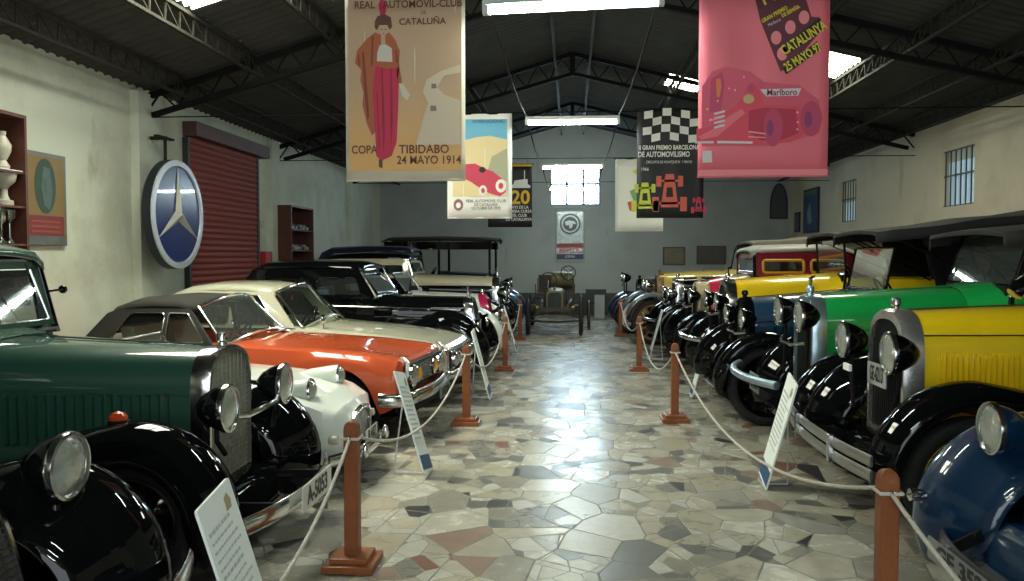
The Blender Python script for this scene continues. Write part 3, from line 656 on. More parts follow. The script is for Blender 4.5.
# display cabinets
WDK = mat('cabinet_wood', (.075, .022, .012), .4, noise=.35, nscale=10)
def cabinet(label, y0, y1, z0, z1, dep, zs):
    t = thing('display_cabinet', label, 'cabinet', (XL, (y0+y1)/2, z0)); w = y1-y0; h = z1-z0
    mb = MB(); mb.box((.01, 0, h/2), (.02, w, h)); mb.obj('back_panel', WDK, t, smooth=0)
    for s in (-1, 1): MB().box((dep/2, s*(w/2-.015), h/2), (dep, .03, h)).obj('side_panel', WDK, t, smooth=0)
    for z in (.015, h-.015): MB().box((dep/2, 0, z), (dep, w-.06, .03)).obj('top_panel' if z > .1 else 'bottom_panel', WDK, t, smooth=0)
    for z in zs: MB().box((dep/2, 0, z), (dep-.02, w-.06, .02)).obj('shelf', WDK, t, smooth=0)
    return t
cabinet('dark wood trophy cabinet at the left edge, on the left wall', 5.5, 7.25, 1.2, 2.92, .46, (.55, .89, 1.20))
cabinet('small dark cabinet of model cars on the left wall past the shutter', 14.65, 15.95, 1.33, 2.57, .36, (.42, .80))
MB_G = MB().box((0, 0, 0), (.01, 1.9, 1.1))
TRO = mat('trophy_stone', (.42, .40, .33), .4, noise=.15); TROS = mat('trophy_silver', (.45, .45, .42), .2, 1); DKO = mat('dark_ornament', (.05, .05, .045), .5)
def lath(name, label, cat, prof, loc, m, grp=None): return tag(MB().lathe(prof, (0, 0, 0), (0, 0, 1), 20, True).obj(name, m, loc=loc), label, cat, grp)
cup = [(.075, 0), (.075, .04), (.045, .05), (.03, .09), (.028, .14), (.05, .17), (.09, .21), (.105, .27), (.105, .30), (.09, .30), (.08, .24), (0, .2)]
lath('trophy_cup', 'pale stone trophy cup on the middle shelf of the trophy cabinet', 'trophy', cup, (XL+.33, 7.11, 2.105), TRO)
lath('trophy_vase', 'white vase on the top shelf of the trophy cabinet', 'vase', [(.05, 0), (.06, .03), (.03, .08), (.07, .16), (.075, .22), (.03, .30), (.035, .34)], (XL+.33, 7.10, 2.42), TRO)
lath('silver_cup', 'silver cup on the lower shelf of the trophy cabinet', 'trophy', [(.04, 0), (.04, .02), (.012, .05), (.012, .18), (.05, .22), (.06, .30), (.05, .30), (0, .22)], (XL+.34, 7.16, 1.765), TROS)
lath('silver_cup', 'narrow silver goblet on the lower shelf, left of the other silver cup', 'trophy', [(.04, 0), (.04, .02), (.012, .05), (.012, .16), (.04, .2), (.045, .34), (.04, .34), (0, .2)], (XL+.35, 7.03, 1.765), TROS)
lath('blue_glass_jar', 'blue glass jar on the lower shelf of the trophy cabinet', 'jar', [(.07, 0), (.08, .04), (.08, .14), (.05, .18), (.05, .2)], (XL+.34, 6.85, 1.765), mat('blue_glass', (.02, .12, .2), .15, coat=1))
lath('brass_bell', 'small brass bell on the top shelf at the left of the vase', 'ornament', [(.09, 0), (.08, .04), (.05, .10), (.045, .16), (.015, .2), (.012, .24)], (XL+.25, 6.9, 2.42), mat('brass', (.35, .26, .12), .3, 1))
tag(MB().box((XL+.31, 6.98, 2.412), (.26, .46, .012)).obj('white_tray', mat('tray_white', (.75, .78, .76), .3), smooth=0), 'white tray lying on the top shelf of the trophy cabinet', 'tray')  # the tray's own even white
mc = MB(); mc.loft([[Vector((x, y, z)) for y, z in ((-.05*k, .01), (.05*k, .01), (.045*k, h_), (-.045*k, h_))] for x, k, h_ in ((-.12, .8, .04), (-.1, 1, .06), (-.04, 1, .065), (-.02, .8, .1), (.05, .8, .1), (.08, 1, .06), (.12, .9, .05))])
for sx in (-.07, .08):
    for sy in (-.05, .05): mc.lathe([(.02, -.006), (.02, .006)], (sx, sy, .02), (0, 1, 0), 10, True)
toy = mc.obj('model_car', mat('toy_red', (.30, .05, .04), .3), loc=(XL+.2, 14.85, 1.365)); toy.rotation_euler = (0, 0, 0)
tag(toy, 'tiny red model car on the bottom of the small cabinet, nearest the shutter', 'model car', 'model cars in the small cabinet')
k = 0
tm = [mat('toy_silver', (.35, .35, .34), .3, .5), mat('toy_blue', (.05, .08, .14), .3), mat('toy_cream', (.4, .36, .26), .3)]
ordn = ['first', 'second', 'third', 'fourth', 'fifth']
for zi, (z, zn) in enumerate(((1.365, 'bottom'), (1.765, 'middle shelf'), (2.145, 'top shelf'))):
    for j in range(5):
        if zi == 0 and j == 0: continue
        c = toy.copy(); C.objects.link(c); c.data = toy.data.copy(); c.data.materials[0] = tm[(zi+j) % 3]
        c.location = (XL+.2, 14.85+.215*j, z); c['label'] = 'tiny %s model car, %s of the small cabinet, %s from the shutter' % (('silver', 'blue', 'cream')[(zi+j) % 3], zn, ordn[j])
tag(MB().box((XL+.06, 14.18, 1.50), (.12, .30, .46)).obj('fire_box', mat('red_box', (.40, .015, .02), .45), smooth=0, bevel=.01), 'bright red box on the left wall between shutter and small cabinet', 'box')
tag(MB().box((XL+.02, 14.15, 2.2), (.04, .1, .14)).obj('switch_box', mat('switch_cream', (.5, .5, .42), .5), smooth=0, bevel=.005), 'small cream switch box on the left wall above the red box', 'switch')

# ------------------------------------------------------------------ posts, ropes, info boards
LP = [(-1.16, 4.29), (-1.03, 8.05), (-.96, 11.9), (-1.02, 16.3)]
RP = [(1.29, 3.46), (1.03, 8.35), (.97, 12.0), (1.0, 17.15)]
def post(loc, label):
    t = thing('rope_post', label, 'barrier post', (*loc, 0), group='wooden rope posts along the aisle')
    mb = MB(); mb.box((0, 0, .02), (.27, .27, .04)); mb.box((0, 0, .055), (.20, .20, .03)); mb.obj('base', WOODP, t, smooth=0, bevel=.006)
    mb = MB(); r = .0375
    secs = []
    for z, k in ((.06, 1), (.73, 1), (.75, .95), (.765, .8), (.778, .5), (.782, .12)):
        secs.append([Vector((x*r*k, y*r*k, z)) for x, y in ((-1, -1), (1, -1), (1, 1), (-1, 1))])
    mb.loft(secs); mb.obj('shaft', WOODP, t, smooth=30, bevel=.005)
    mb = MB(); mb.lathe([(.016, .0), (.016, .018), (.006, .018)], (0, 0, .70), (0, -1, 0), 10); 
    MB().tube([(0, -.04, .70), (0, -.06, .70), (0, -.065, .685), (0, -.045, .675)], .005, 6).obj('hook', NICKEL, t)
    return t
dn = ['nearest the camera', 'second from the camera', 'third from the camera', 'farthest from the camera']
p0 = post(LP[0], 'brown wooden rope post on the left side of the aisle, '+dn[0])
for i in range(1, 4): dup(p0, (*LP[i], 0), None, 'brown wooden rope post on the left side of the aisle, '+dn[i])
for i in range(4): dup(p0, (*RP[i], 0), None, 'brown wooden rope post on the right side of the aisle, '+dn[i])
def rope(a, b, sag, label, r=.009):
    pts = []
    for k in range(25):
        t = k/24; pts.append((a[0]+(b[0]-a[0])*t, a[1]+(b[1]-a[1])*t, a[2]+(b[2]-a[2])*t-sag*4*t*(1-t)))
    return tag(MB().tube(pts, r, 7).obj('barrier_rope', ROPE), label, 'rope', 'white ropes between the posts')
def side(P, i, sgn): return (P[i][0], P[i][1]+sgn*.05, .69)
ln = ['from below the left frame edge to the nearest left post', 'between the nearest and second left posts', 'between the second and third left posts', 'between the third and farthest left posts']
# knots round the posts
for P, dx in ((LP, 'left'), (RP, 'right')):
    for i in range(4):
        x, y = P[i]; q = []
        for a, b in ((-1, -1), (1, -1), (1, 1), (-1, 1)):
            q.append((x+a*.044, y+b*.044, .69))
        tag(MB().tube(q, .008, 6, True).obj('rope_loop', ROPE), 'white rope loop tied round the %s post %s' % (dx, dn[i]), 'rope')
rope((-1.06, 1.6, .62), side(LP, 0, -1), .27, 'white sagging rope '+ln[0])
for i in range(3): rope(side(LP, i, 1), side(LP, i+1, -1), (.30, .34, .3)[i], 'white sagging rope '+ln[i+1])
rope((1.42, .6, .69), side(RP, 0, -1), .24, 'white sagging rope from the nearest right post towards the lower right corner')
for i in range(3): rope(side(RP, i, 1), side(RP, i+1, -1), (.36, .38, .3)[i], 'white sagging rope '+ln[i+1].replace('left', 'right'))
def board(bottom, top, w, label, text_rows=True, thick=.012, blue=True, ang=0):
    b = Vector(bottom); tp = Vector(top); t = thing('info_board', label, 'information sign', (b.x, b.y, 0), group='leaning information boards')
    v = (tp-b); L = v.length; v.normalize(); s = 1 if b.x > 0 else -1
    u = Vector((math.sin(ang), -s*math.cos(ang), 0)); u = (u-v*u.dot(v)).normalized()
    M = frame_mat((0, 0, b.z), u, v)
    def plc(P, a, c, nm, m): return MB().prism(P, lambda x, y, z: M @ Vector((x, y, z)), a, c).obj(nm, m, t, smooth=0)
    plc(rrect(-w/2, 0, w/2, L, .01, 3), -thick, 0, 'panel', WHITEP)
    if blue: plc(rc(-w/2+.004, .02, w/2-.004, .13), .0, .002, 'blue_band', mat('board_blue', (.03, .10, .22), .5))
    mb = MB(); r = random.Random(int(b.y*100)); y = L*.83; k = 0
    plc([(w*.18, L*.86), (w*.33, L*.86), (w*.36, L*.90), (w*.30, L*.945), (w*.2, L*.93)], .0, .002, 'emblem', mat('board_gold', (.42, .33, .2), .5))
    while y > L*.32:
        wd = w*(.62 if k % 5 == 0 else .8*(.7+.3*r.random())); h = .011 if k % 5 else .015
        x = -w*.42; 
        while x < -w*.42+wd:
            q = .012+.02*r.random(); mb.prism(rc(x, y, min(x+q, w*.45), y+h), lambda a, c, z: M @ Vector((a, c, z)), 0, .0016); x += q+.007
        y -= .036; k += 1
    mb.obj('printed_lines', mat('board_ink', (.50, .53, .53), .6), t, smooth=0)
    # stand: strut and foot
    mid = M @ Vector((0, L*.8, -thick)); back = Vector((tp.x-b.x+s*.02, 0, .012))
    mb = MB(); mb.tube([mid, back], .006, 6); mb.tube([(0, -w*.4, .012), (0, w*.4, .012)], .007, 6); mb.tube([(0, 0, .012), back], .007, 6)
    mb.obj('stand', mat('stand_white', (.5, .5, .48), .4), t)
    return t

board((-1.20, 3.17, .03), (-1.37, 3.06, .74), .31, 'white information board leaning at the lower left in front of the black fenders', blue=False)
board((-1.07, 6.13, .03), (-1.32, 6.28, .76), .30, 'white information board leaning beside the orange car bumper')
board((-.93, 9.5, .03), (-1.13, 9.45, .80), .28, 'white information board leaning in front of the cream saloon and black saloon')
board((-.93, 14.09, .03), (-1.15, 14.09, .80), .22, 'distant white information board leaning by the white roadster on the left')
board((1.37, 6.03, .03), (1.53, 5.86, .80), .27, 'white information board with blue foot band leaning between the yellow car and the green car', blue=True)
board((1.38, 9.72, .03), (1.58, 9.68, .80), .20, 'white information board leaning by the blue car, second on the right')
board((1.22, 13.28, .03), (1.42, 13.24, .80), .22, 'distant white information board leaning on the right, beyond the second rope post')

# ------------------------------------------------------------------ car pieces
def wheel(car, x, y, z, r, w, style, rimm, hub=CHROME, side=1, tyrem=None, steer=0.):
    """wheel part > tyre, hub_cap"""
    mb = MB(); ri = r-w*.85 if style != 'wire' else r-w*.72; ax = Vector((math.sin(steer), side*math.cos(steer), 0)); o = Vector((x, y, z))
    mb.lathe([(ri*.94, -w*.38), (ri*1.02, -w*.40), (ri*.97, -w*.2), (ri*.93, 0), (ri*.97, w*.2), (ri*1.02, w*.40), (ri*.94, w*.38), (ri*.88, 0), (ri*.94, -w*.38)], o, ax, 32)
    u = Vector((0, 0, 1)); v = ax.cross(u)
    if style in ('wire', 'wood'):
        N = 24 if style == 'wire' else 12
        for k in range(N):
            a = 2*PI*k/N; d = u*math.cos(a)+v*math.sin(a)
            if style == 'wire':
                e = 1 if k % 2 else -1
                mb.bar(o+ax*(w*.35*e)+d*.03, o+d*ri*.94, .005)
            else: mb.bar(o+d*.04, o+d*ri*.93, .032, .03)
        mb.lathe([(.0, w*.42), (.045, w*.4), (.05, -w*.3), (.0, -w*.3)], o, ax, 16)
    elif style == 'disc':
        mb.lathe([(.0, w*.35), (ri*.35, w*.33), (ri*.6, w*.18), (ri*.9, w*.12), (ri*.95, 0)], o, ax, 32)
    elif style == 'steel':
        mb.lathe([(.0, w*.12), (ri*.4, w*.15), (ri*.62, w*.22), (ri*.8, w*.05), (ri*.95, 0)], o, ax, 32)
    wo = mb.obj('wheel', rimm, car, smooth=40)
    t = MB(); P = []
    for k in range(17):
        a = -PI*.80+2*PI*.80*k/16
        P.append((r-w*.5+w*.5*math.cos(a), w*.5*math.sin(a)))
    P = [(ri*.97, P[0][1]*.8)]+P+[(ri*.97, P[-1][1]*.8)]
    t.lathe(P, o, ax, 40); t.obj('tyre', tyrem or RUBBER, wo)
    MB().lathe([(0, w*.62), (.035, w*.58), (.055, w*.48), (.06, w*.36)] if style != 'disc' else [(0, w*.55), (.06, w*.5), (.09, w*.38), (.095, w*.3)], o, ax, 20).obj('hub_cap', hub, wo)
    return wo
def headlamp(car, c, r, shell, d=.9, rim=CHROME, dirx=1, sideY=0, tilt=0):
    c = Vector(c); ax = Vector((1, sideY, tilt)).normalized()
    P = [(0, -r*d*1.55), (r*.22, -r*d*1.5), (r*.55, -r*d*1.2), (r*.80, -r*d*.75), (r*.93, -r*d*.3), (r*.97, 0), (r*.97, .01)]
    o = MB().lathe(P, c, ax, 28).obj('headlamp', shell, car)
    MB().lathe([(r*.95, -.012), (r*1.03, -.012), (r*1.05, .0), (r*1.02, .014), (r*.93, .016), (r*.91, .0)], c, ax, 28).obj('rim', rim, o)
    MB().lathe([(0, .028), (r*.35, .026), (r*.7, .018), (r*.93, .004)], c, ax, 28).obj('lens', LENS, o)
    return o
def plate(car, s, c, w, h, bg=PLATEW, rows=1, size=None, nrm=(1, 0, 0), ink=INK):
    n = Vector(nrm).normalized(); u = Vector((0, 0, 1)).cross(n).normalized(); v = n.cross(u); M = frame_mat(c, u, v)
    p = MB().prism(rrect(-w/2, -h/2, w/2, h/2, .012, 3), lambda a, b, z: M @ Vector((a, b, z)), 0, .006).obj('license_plate', bg, car, smooth=0)
    size = size or h*.95
    text('plate_lettering', s, size, ink, p, M @ Matrix.Translation((0, -.0, .008)), .0008, .003, w*.86/(size*.62*max(len(q) for q in s.split('\n'))))
    return p
def fender(car, nm, s, ax, wz, R, yi, yo, a0, a1, tail, m, crown=.06, lip=.05, apron=.0, nose=.55, thick=.014, apz=.2, lipf=None):
    """swept mudguard: arc of radius R about the axle then a tail curve. angles in degrees from +x"""
    path = []; na = 16
    for k in range(na+1):
        a = math.radians(a0+(a1-a0)*k/na); path.append((ax+R*math.cos(a), wz+R*math.sin(a)))
    if tail:
        p0 = path[-1]; pm1 = path[-2]; q = spline([pm1, p0]+tail, 6); path = path[:-1]+[(p.x, p.y) for p in q[6:]]
    if path[0][0] < path[-1][0]: pass
    secs = []; N = len(path)
    for i, (x, z) in enumerate(path):
        a = path[max(i-1, 0)]; b = path[min(i+1, N-1)]; t = Vector((b[0]-a[0], b[1]-a[1])).normalized(); n = Vector((t.y, -t.x)) if False else Vector((-t.y, t.x))
        # path runs front->back (x decreasing): outward normal
        n = Vector((t[1], -t[0]));
        if n.dot(Vector((x-ax, z-wz+.001))) < 0 and i <= na: n = -n
        if i > na and n.y < 0: n = -n
        f = min(1, i/5.0); kf = nose+(1-nose)*math.sin(f*PI/2)
        ym = (yi+yo)/2; hw = (yo-yi)/2*kf
        S = []
        if apron:
            S.append(Vector((x-n.x*apz*.9, s*(ym-hw-apron), z-n.y*apz*.9))); S.append(Vector((x-n.x*apz*.35, s*(ym-hw-apron*.45), z-n.y*apz*.35)))
        K = 10
        for k in range(K+1):
            u = -1+2*k/K; o = crown*kf*(1-abs(u)**2.2)-(lip*kf if k == 0 and not apron else 0)
            S.append(Vector((x+n.x*o, s*(ym+hw*u), z+n.y*o)))
        lf = lip if lipf is None else lipf(i/(N-1))
        S.append(Vector((x-n.x*lf*kf*.6, s*(ym+hw*1.03), z-n.y*lf*kf*.6)))
        S.append(Vector((x-n.x*lf*kf, s*(ym+hw*1.02), z-n.y*lf*kf)))
        secs.append(S)
    return MB().loft(secs, False, False).obj(nm, m, car, solid=thick, smooth=50)
def radiator(car, w, zb, zt, m, gm, sh=.62, p=2.6, depth=.13, rim=.045, rake=0., bars=16, cap=True, barm=None, style='bars', capm=None, topk=.0, inner_p=None):
    """shell > grille. rake: how far the top leans back"""
    def pt(y, z, x): return Vector((x-rake*((z-zb)/(zt-zb))**1.3, y, z))
    O = arch(w, zb, zt, sh, p); I = arch(w-rim, zb+rim*.8, zt-rim*1.5-topk, sh, inner_p or p); B = arch(w*1.02, zb, zt+.005, sh, p)
    def sec(A, x, k=1.): return [pt(y*k, zb+(z-zb)*k, x) for y, z in A]
    mb = MB(); mb.loft([sec(B, -depth), sec(B, -.05), sec(O, -.02), sec(O, 0, .985), sec(I, .002), sec(I, -.03)], True, False)
    o = mb.obj('radiator_shell', m, car, smooth=40)
    g = MB(); G = sec(I, -.028); g.add(G, [tuple(range(len(G)))])
    wi = w-rim; zi0 = zb+rim*.8; zi1 = zt-rim*1.5-topk; zs = zi0+(zi1-zi0)*sh
    def top(y):
        k = min(1, abs(y)/wi); pp = inner_p or p; return zs+(zi1-zs)*max(0, 1-k**pp)**(1/pp)
    if style == 'bars':
        for k in range(bars):
            y = -wi+2*wi*(k+.5)/bars; g.bar(pt(y, zi0, -.02), pt(y, top(y), -.02), .006, .010, up=(0, 1, 0))
    else:
        n = 26
        for k in range(n):
            z = zi0+(zi1-zi0)*(k+.5)/n; hw = wi if z < zs else wi*max(0, 1-((z-zs)/(zi1-zs))**p)**(1/p)
            g.bar(pt(-hw, z, -.02), pt(hw, z, -.02), .005, .006)
        for k in range(10):
            y = -wi+2*wi*(k+.5)/10; g.bar(pt(y, zi0, -.018), pt(y, top(y), -.018), .004, .004, up=(0, 1, 0))
    g.obj('grille', gm, o, smooth=0, recalc=False)
    if cap:
        MB().lathe([(0, .075), (.028, .07), (.034, .05), (.034, .03), (.022, .02), (.026, -.01)], pt(0, zt, -depth*.5), (0, 0, 1), 18).obj('radiator_cap', capm or m, o)
    return o
def arch_sec(w, zb, zt, x, sh=.62, p=2.8): return [Vector((x, y, z)) for y, z in arch(w, zb, zt, sh, p)]
def louvers(car, x0, x1, y, z0, z1, n, m, taper=0., h=.020):
    """two sides of pressed vertical louvres; y may be a function of x"""
    for s in (-1, 1):
        mb = MB()
        for k in range(n):
            x = x0+(x1-x0)*(k+.5)/n; dx = (x1-x0)/n*.62; yy = y(x)
            a = [Vector((x-dx/2, s*(yy-.004), z0)), Vector((x+dx/2, s*(yy-.004), z0)), Vector((x+dx/2, s*(yy-.004), z1)), Vector((x-dx/2, s*(yy-.004), z1))]
            b = [Vector((x-dx/2, s*(yy+h), z0+.015)), Vector((x+dx*.1, s*(yy+h), z0+.015)), Vector((x+dx*.1, s*(yy+h), z1-.015)), Vector((x-dx/2, s*(yy+h), z1-.015))]
            mb.add(a+b, [(4, 5, 6, 7), (0, 1, 5, 4), (1, 2, 6, 5), (2, 3, 7, 6), (3, 0, 4, 7)])
        mb.obj('hood_louvers', m, car, smooth=0)
def blade(car, nm, pts, h, t, m, sub=False, par=None):
    """bumper bar: vertical strip section swept along pts"""
    secs = []; n = len(pts); P = [Vector(p) for p in pts]
    for i, p in enumerate(P):
        d = (P[min(i+1, n-1)]-P[max(i-1, 0)]).normalized(); o = Vector((d.y, -d.x, 0)).normalized()
        if o.x < 0: o = -o
        secs.append([p+o*(t*.5*q)+Vector((0, 0, h/2*r)) for q, r in ((-1, -.9), (-.2, -1), (.7, -.7), (1, 0), (.7, .7), (-.2, 1), (-1, .9))])
    return MB().loft(secs, True, True).obj(nm, m, par or car, smooth=50)
def bow(x, w, z, b, n=14, e=2.2): return [(x-b*abs(-1+2*k/n)**e, w*(-1+2*k/n), z) for k in range(n+1)]
def seat(car, x, y, z, w, m, h=.5, l=.48):
    mb = MB(); mb.loft([[Vector((x+a, y+w/2*b, z+c)) for b, c in ((-1, 0), (-1, .12), (-.85, .16), (.85, .16), (1, .12), (1, 0))] for a in (-l/2, l/2)]); sc = mb.obj('seat', m, car, bevel=.02)
    mb = MB(); mb.loft([[Vector((x-l/2-.05-zz*.22+a, y+w/2*b, z+.12+zz)) for a, b in ((0, -1), (.13, -.94), (.15, 0), (.13, .94), (0, 1), (-.02, 0))] for zz in (0, h*.5, h*.9, h)]); mb.obj('backrest', m, sc, bevel=.01)
def steering(car, x, y, z, r=.2, m=None, tilt=.5):
    m = m or BLACK; ax = Vector((-math.cos(tilt), 0, math.sin(tilt))); u = Vector((0, 1, 0)); v = ax.cross(u); o = Vector((x, y, z))
    mb = MB(); mb.tube([o+(u*math.cos(2*PI*k/24)+v*math.sin(2*PI*k/24))*r for k in range(24)], .012, 8, True)
    for k in range(4):
        a = PI/4+PI/2*k; mb.bar(o, o+(u*math.cos(a)+v*math.sin(a))*r, .014)
    w = mb.obj('steering_wheel', m, car)
    MB().tube([o, o-ax*.55], .016, 8).obj('steering_column', m, w)
def glasspane(car, nm, q, m, par=None, bulge=0., nu=6):
    """pane through 4 corners with a bulge along its normal"""
    a, b, c, d = [Vector(p) for p in q]; nrm = (b-a).cross(d-a).normalized(); secs = []
    for j in range(5):
        v = j/4; S = []
        for i in range(nu+1):
            u = i/nu; p = (a*(1-u)+b*u)*(1-v)+(d*(1-u)+c*u)*v; S.append(p+nrm*bulge*(1-(2*u-1)**2))
        secs.append(S)
    return MB().loft(secs, False, False).obj(nm, m, par or car, smooth=60)
def frame_quad(mb, q, w=.03, h=.03, bulge=0.):
    q = [Vector(p) for p in q]
    nrm = (q[1]-q[0]).cross(q[3]-q[0]).normalized()
    for i in range(4):
        a, b = q[i], q[(i+1) % 4]; n = 6 if i % 2 == 0 else 1
        P = [a+(b-a)*(k/n)+nrm*(bulge*(1-(2*k/n-1)**2) if i % 2 == 0 else 0) for k in range(n+1)]
        mb.tube(P, w/2, 8)

def prewar(label, loc, right=False, cat='car', name='vintage_car', body=None, fend=None, hoodm=None, radm=CHROME, gm=MESH,
           zrad=1.15, wrad=.29, zbot=.42, rsh=.62, rp=2.6, rrim=.045, rake=0., rdepth=.13, gstyle='bars', capm=None, rtop=0., rbars=16,
           hl=1.15, zc=1.22, wc=.40, cowl=.3, zcowl=None, wcowl=None, tubw=.64, tubL=1.9, zbelt=1.15,
           axle=-.1, wheelbase=2.75, wr=.37, ww=.13, track=.68, wstyle='wire', rimm=BLACK, fR=.49, fyi=.50, fyo=.80, fa0=-8, fa1=92, crown=.05, lip=.05, apron=.0, apz=.2, fnose=.55, ftail=None,
           lampx=.08, lampy=.40, lampz=.92, lampr=.12, lampm=BLACK, lampbar=True, lampd=.9, lampon='bar',
           louv=18, louvz=(.60, .92), louvx=(.25, .95), lm=None, bumper='double', bx=.42, bw=.78, bz=.48, bm=CHROME, bh=.05,
           pl=None, top='soft', topm=CANVAS, ztop=1.85, zroof=None, wind=True, windh=.42, windx=None, windrake=.08, windw=.56, windm=BLACK,
           seats=LEATHB, interior=DARK, cabw=None, frames=None, wtrim=None, curtain=.42, fapron=True, railz=.42, seam=None, steer=0., spare=False, hoodline=None, topend=None, ztop2=None, roofm=None, lampw=None, mascot=False, stripe=None):
    t = thing(name, label, cat, (*loc, 0), PI if right else 0)
    fend = fend or BLACK; hoodm = hoodm or body; lm = lm or hoodm; zcowl = zcowl or zc+.03; wcowl = wcowl or tubw-.04
    # chassis
    mb = MB()
    for s in (-1, 1): mb.bar((min(.25, axle+.32), s*.33, railz), (-wheelbase-.45, s*.36, .44), .05, .11)
    for x in (min(.15, axle+.25), -1.0, -2.0, -wheelbase-.3): mb.bar((x, -.34, railz+.01), (x, .34, railz+.01), .06, .08)
    for x in (axle, axle-wheelbase): mb.tube([(x, -track, wr), (x, -.35, wr-.05), (x, .35, wr-.05), (x, track, wr)], .028, 8)
    for s in (-1, 1): mb.tube([(axle+.44, s*.33, railz), (axle+.2, s*.33, .33), (axle, s*.33, .30), (axle-.45, s*.33, .40)], .018, 6)
    mb.obj('chassis', DARK, t)
    rs = radiator(t, wrad, zbot, zrad, radm, gm, rsh, rp, rdepth, rrim, rake, rbars, True, None, gstyle, capm, rtop)
    if mascot: MB().tube([(-rdepth*.5-rake, 0, zrad+.06), (-rdepth*.5-rake, 0, zrad+.13), (-rdepth*.5-rake-.04, 0, zrad+.16)], [.012, .02, .004], 8).obj('mascot', CHROME, rs)
    # hood
    xr = -rdepth; mb = MB(); secs = []
    for k in range(7):
        f = k/6; x = xr+(-hl-xr)*f; w = wrad*1.0+(wc-wrad)*f; z = zrad-.006+(zc-zrad)*f
        S = arch_sec(w, zbot+.1+.04*f, z, x, rsh, rp)
        if rake: S = [Vector((p.x-rake*max(0, (p.z-zbot)/(zrad-zbot))**1.3*(1-f), p.y, p.z)) for p in S]
        secs.append(S)
    mb.loft(secs, False, False); hood = mb.obj('hood', hoodm, t, smooth=45)
    def hy(x): f = min(1, max(0, (xr-x)/(hl+xr))); return wrad+(wc-wrad)*f
    mb = MB(); mb.tube([(xr-rake, 0, zrad+.0), (-hl, 0, zc+.002)], .005, 6)
    zs0 = zbot+.1+(zrad-zbot-.1)*rsh*.98; zs1 = zbot+.14+(zc-zbot-.14)*rsh*.98
    def hw(w, zb, zt, z):
        z_ = zb+(zt-zb)*rsh; return w if z <= z_ else w*max(0, 1-((z-z_)/(zt-z_))**rp)**(1/rp)
    if seam: zs0, zs1 = seam
    for s in (-1, 1): mb.tube([(xr-rake*.5, s*(hw(wrad, zbot+.1, zrad, zs0)+.002), zs0), (-hl, s*(hw(wc, zbot+.14, zc, zs1)+.002), zs1)], .005, 6)
    mb.obj('hood_hinges', hoodline or hoodm, t)
    if louv: louvers(t, -louvx[0], -louvx[1], lambda x: hy(x), louvz[0], louvz[1], louv, lm)
    # cowl + tub
    xw = -hl-cowl; mb = MB()
    mb.loft([arch_sec(wc, zbot+.14, zc, -hl, rsh, rp), arch_sec((wc+wcowl)/2, zbot+.1, (zc+zcowl)/2+.006, -hl-cowl*.5, rsh, rp), arch_sec(wcowl, zbot+.08, zcowl, xw, rsh+.06, rp+.5)], False, False)
    mb.obj('cowl', hoodm, t, smooth=45)
    zb0 = .44; mb = MB(); secs = []
    for f in (0, .08, .3, .6, .85, 1.0):
        x = xw+.02-tubL*f; w = wcowl+(tubw-wcowl)*min(1, f*5)-(0.10 if f == 1 else 0); zt = zcowl+(zbelt-zcowl)*min(1, f*4)-.06 if f < .05 else zbelt
        wi = w-.05
        secs.append([Vector((x, -w*.90, zb0)), Vector((x, -w*.97, zb0+.2)), Vector((x, -w, zt-.15)), Vector((x, -w*.99, zt)), Vector((x, -wi, zt)), Vector((x, -wi, zb0+.08)), Vector((x, wi, zb0+.08)), Vector((x, wi, zt)), Vector((x, w*.99, zt)), Vector((x, w, zt-.15)), Vector((x, w*.97, zb0+.2)), Vector((x, w*.90, zb0))])
    mb.loft(secs); xe = xw-tubL
    mb.loft([[Vector((xe, y*k, z)) for y, z in ((-tubw, zb0), (-tubw, zbelt), (tubw, zbelt), (tubw, zb0))] for k in (.86, )]+[[Vector((xe-.10, y*.7, zb0+(z-zb0)*.95)) for y, z in ((-tubw, zb0), (-tubw, zbelt), (tubw, zbelt), (tubw, zb0))]])
    mb.obj('body_tub', body, t, smooth=45)
    mb = MB(); mb.box((xw+.04, 0, (zcowl-.12)), (.03, wcowl*1.7, .2)); mb.obj('dashboard', interior, t, smooth=0)
    seat(t, xw-.62, 0, .58, tubw*1.75, seats); seat(t, xw-1.5, 0, .58, tubw*1.75, seats)
    steering(t, xw-.28, .3*(1 if not right else -1), zbelt+.02)
    # fenders, running boards, wheels
    rx = axle-wheelbase; tail = ftail or [(axle-fR*.72, wr+fR*.84), (axle-fR*1.3, wr+fR*.50), (axle-fR*1.75, wr+.12), (axle-fR*2.1, .36)]
    for s in (-1, 1):
        fender(t, 'front_fender', s, axle, wr, fR, fyi, fyo, fa0, fa1, tail, fend, crown, lip, apron, fnose, apz=apz)
        fender(t, 'rear_fender', s, rx, wr, fR, fyi+.04, fyo, 5, 160, None, fend, crown, lip)
        x0 = axle-fR*2.05; x1 = rx+fR*.9; MB().box(((x0+x1)/2, s*(fyi+fyo+.04)/2, .345), (x0-x1, fyo-fyi-.04, .03)).obj('running_board', DARK, t, smooth=0, bevel=.006)
        wheel(t, axle, s*track, wr, wr, ww, wstyle, rimm, CHROME, s, steer=steer*s); wheel(t, rx, s*track, wr, wr, ww, wstyle, rimm, CHROME, s)
    if fapron:
        xa = axle+fR*.85; za = railz+.09
        MB().loft([[Vector((x, y, z)) for y in (-fyi-.02, -.25, 0, .25, fyi+.02)] for x, z in ((-.10, za), (xa*.35, za-.02), (xa*.7, za-.06), (xa, railz-.09), (xa+.03, railz-.14))], False, False).obj('front_apron', fend, t, solid=.01)
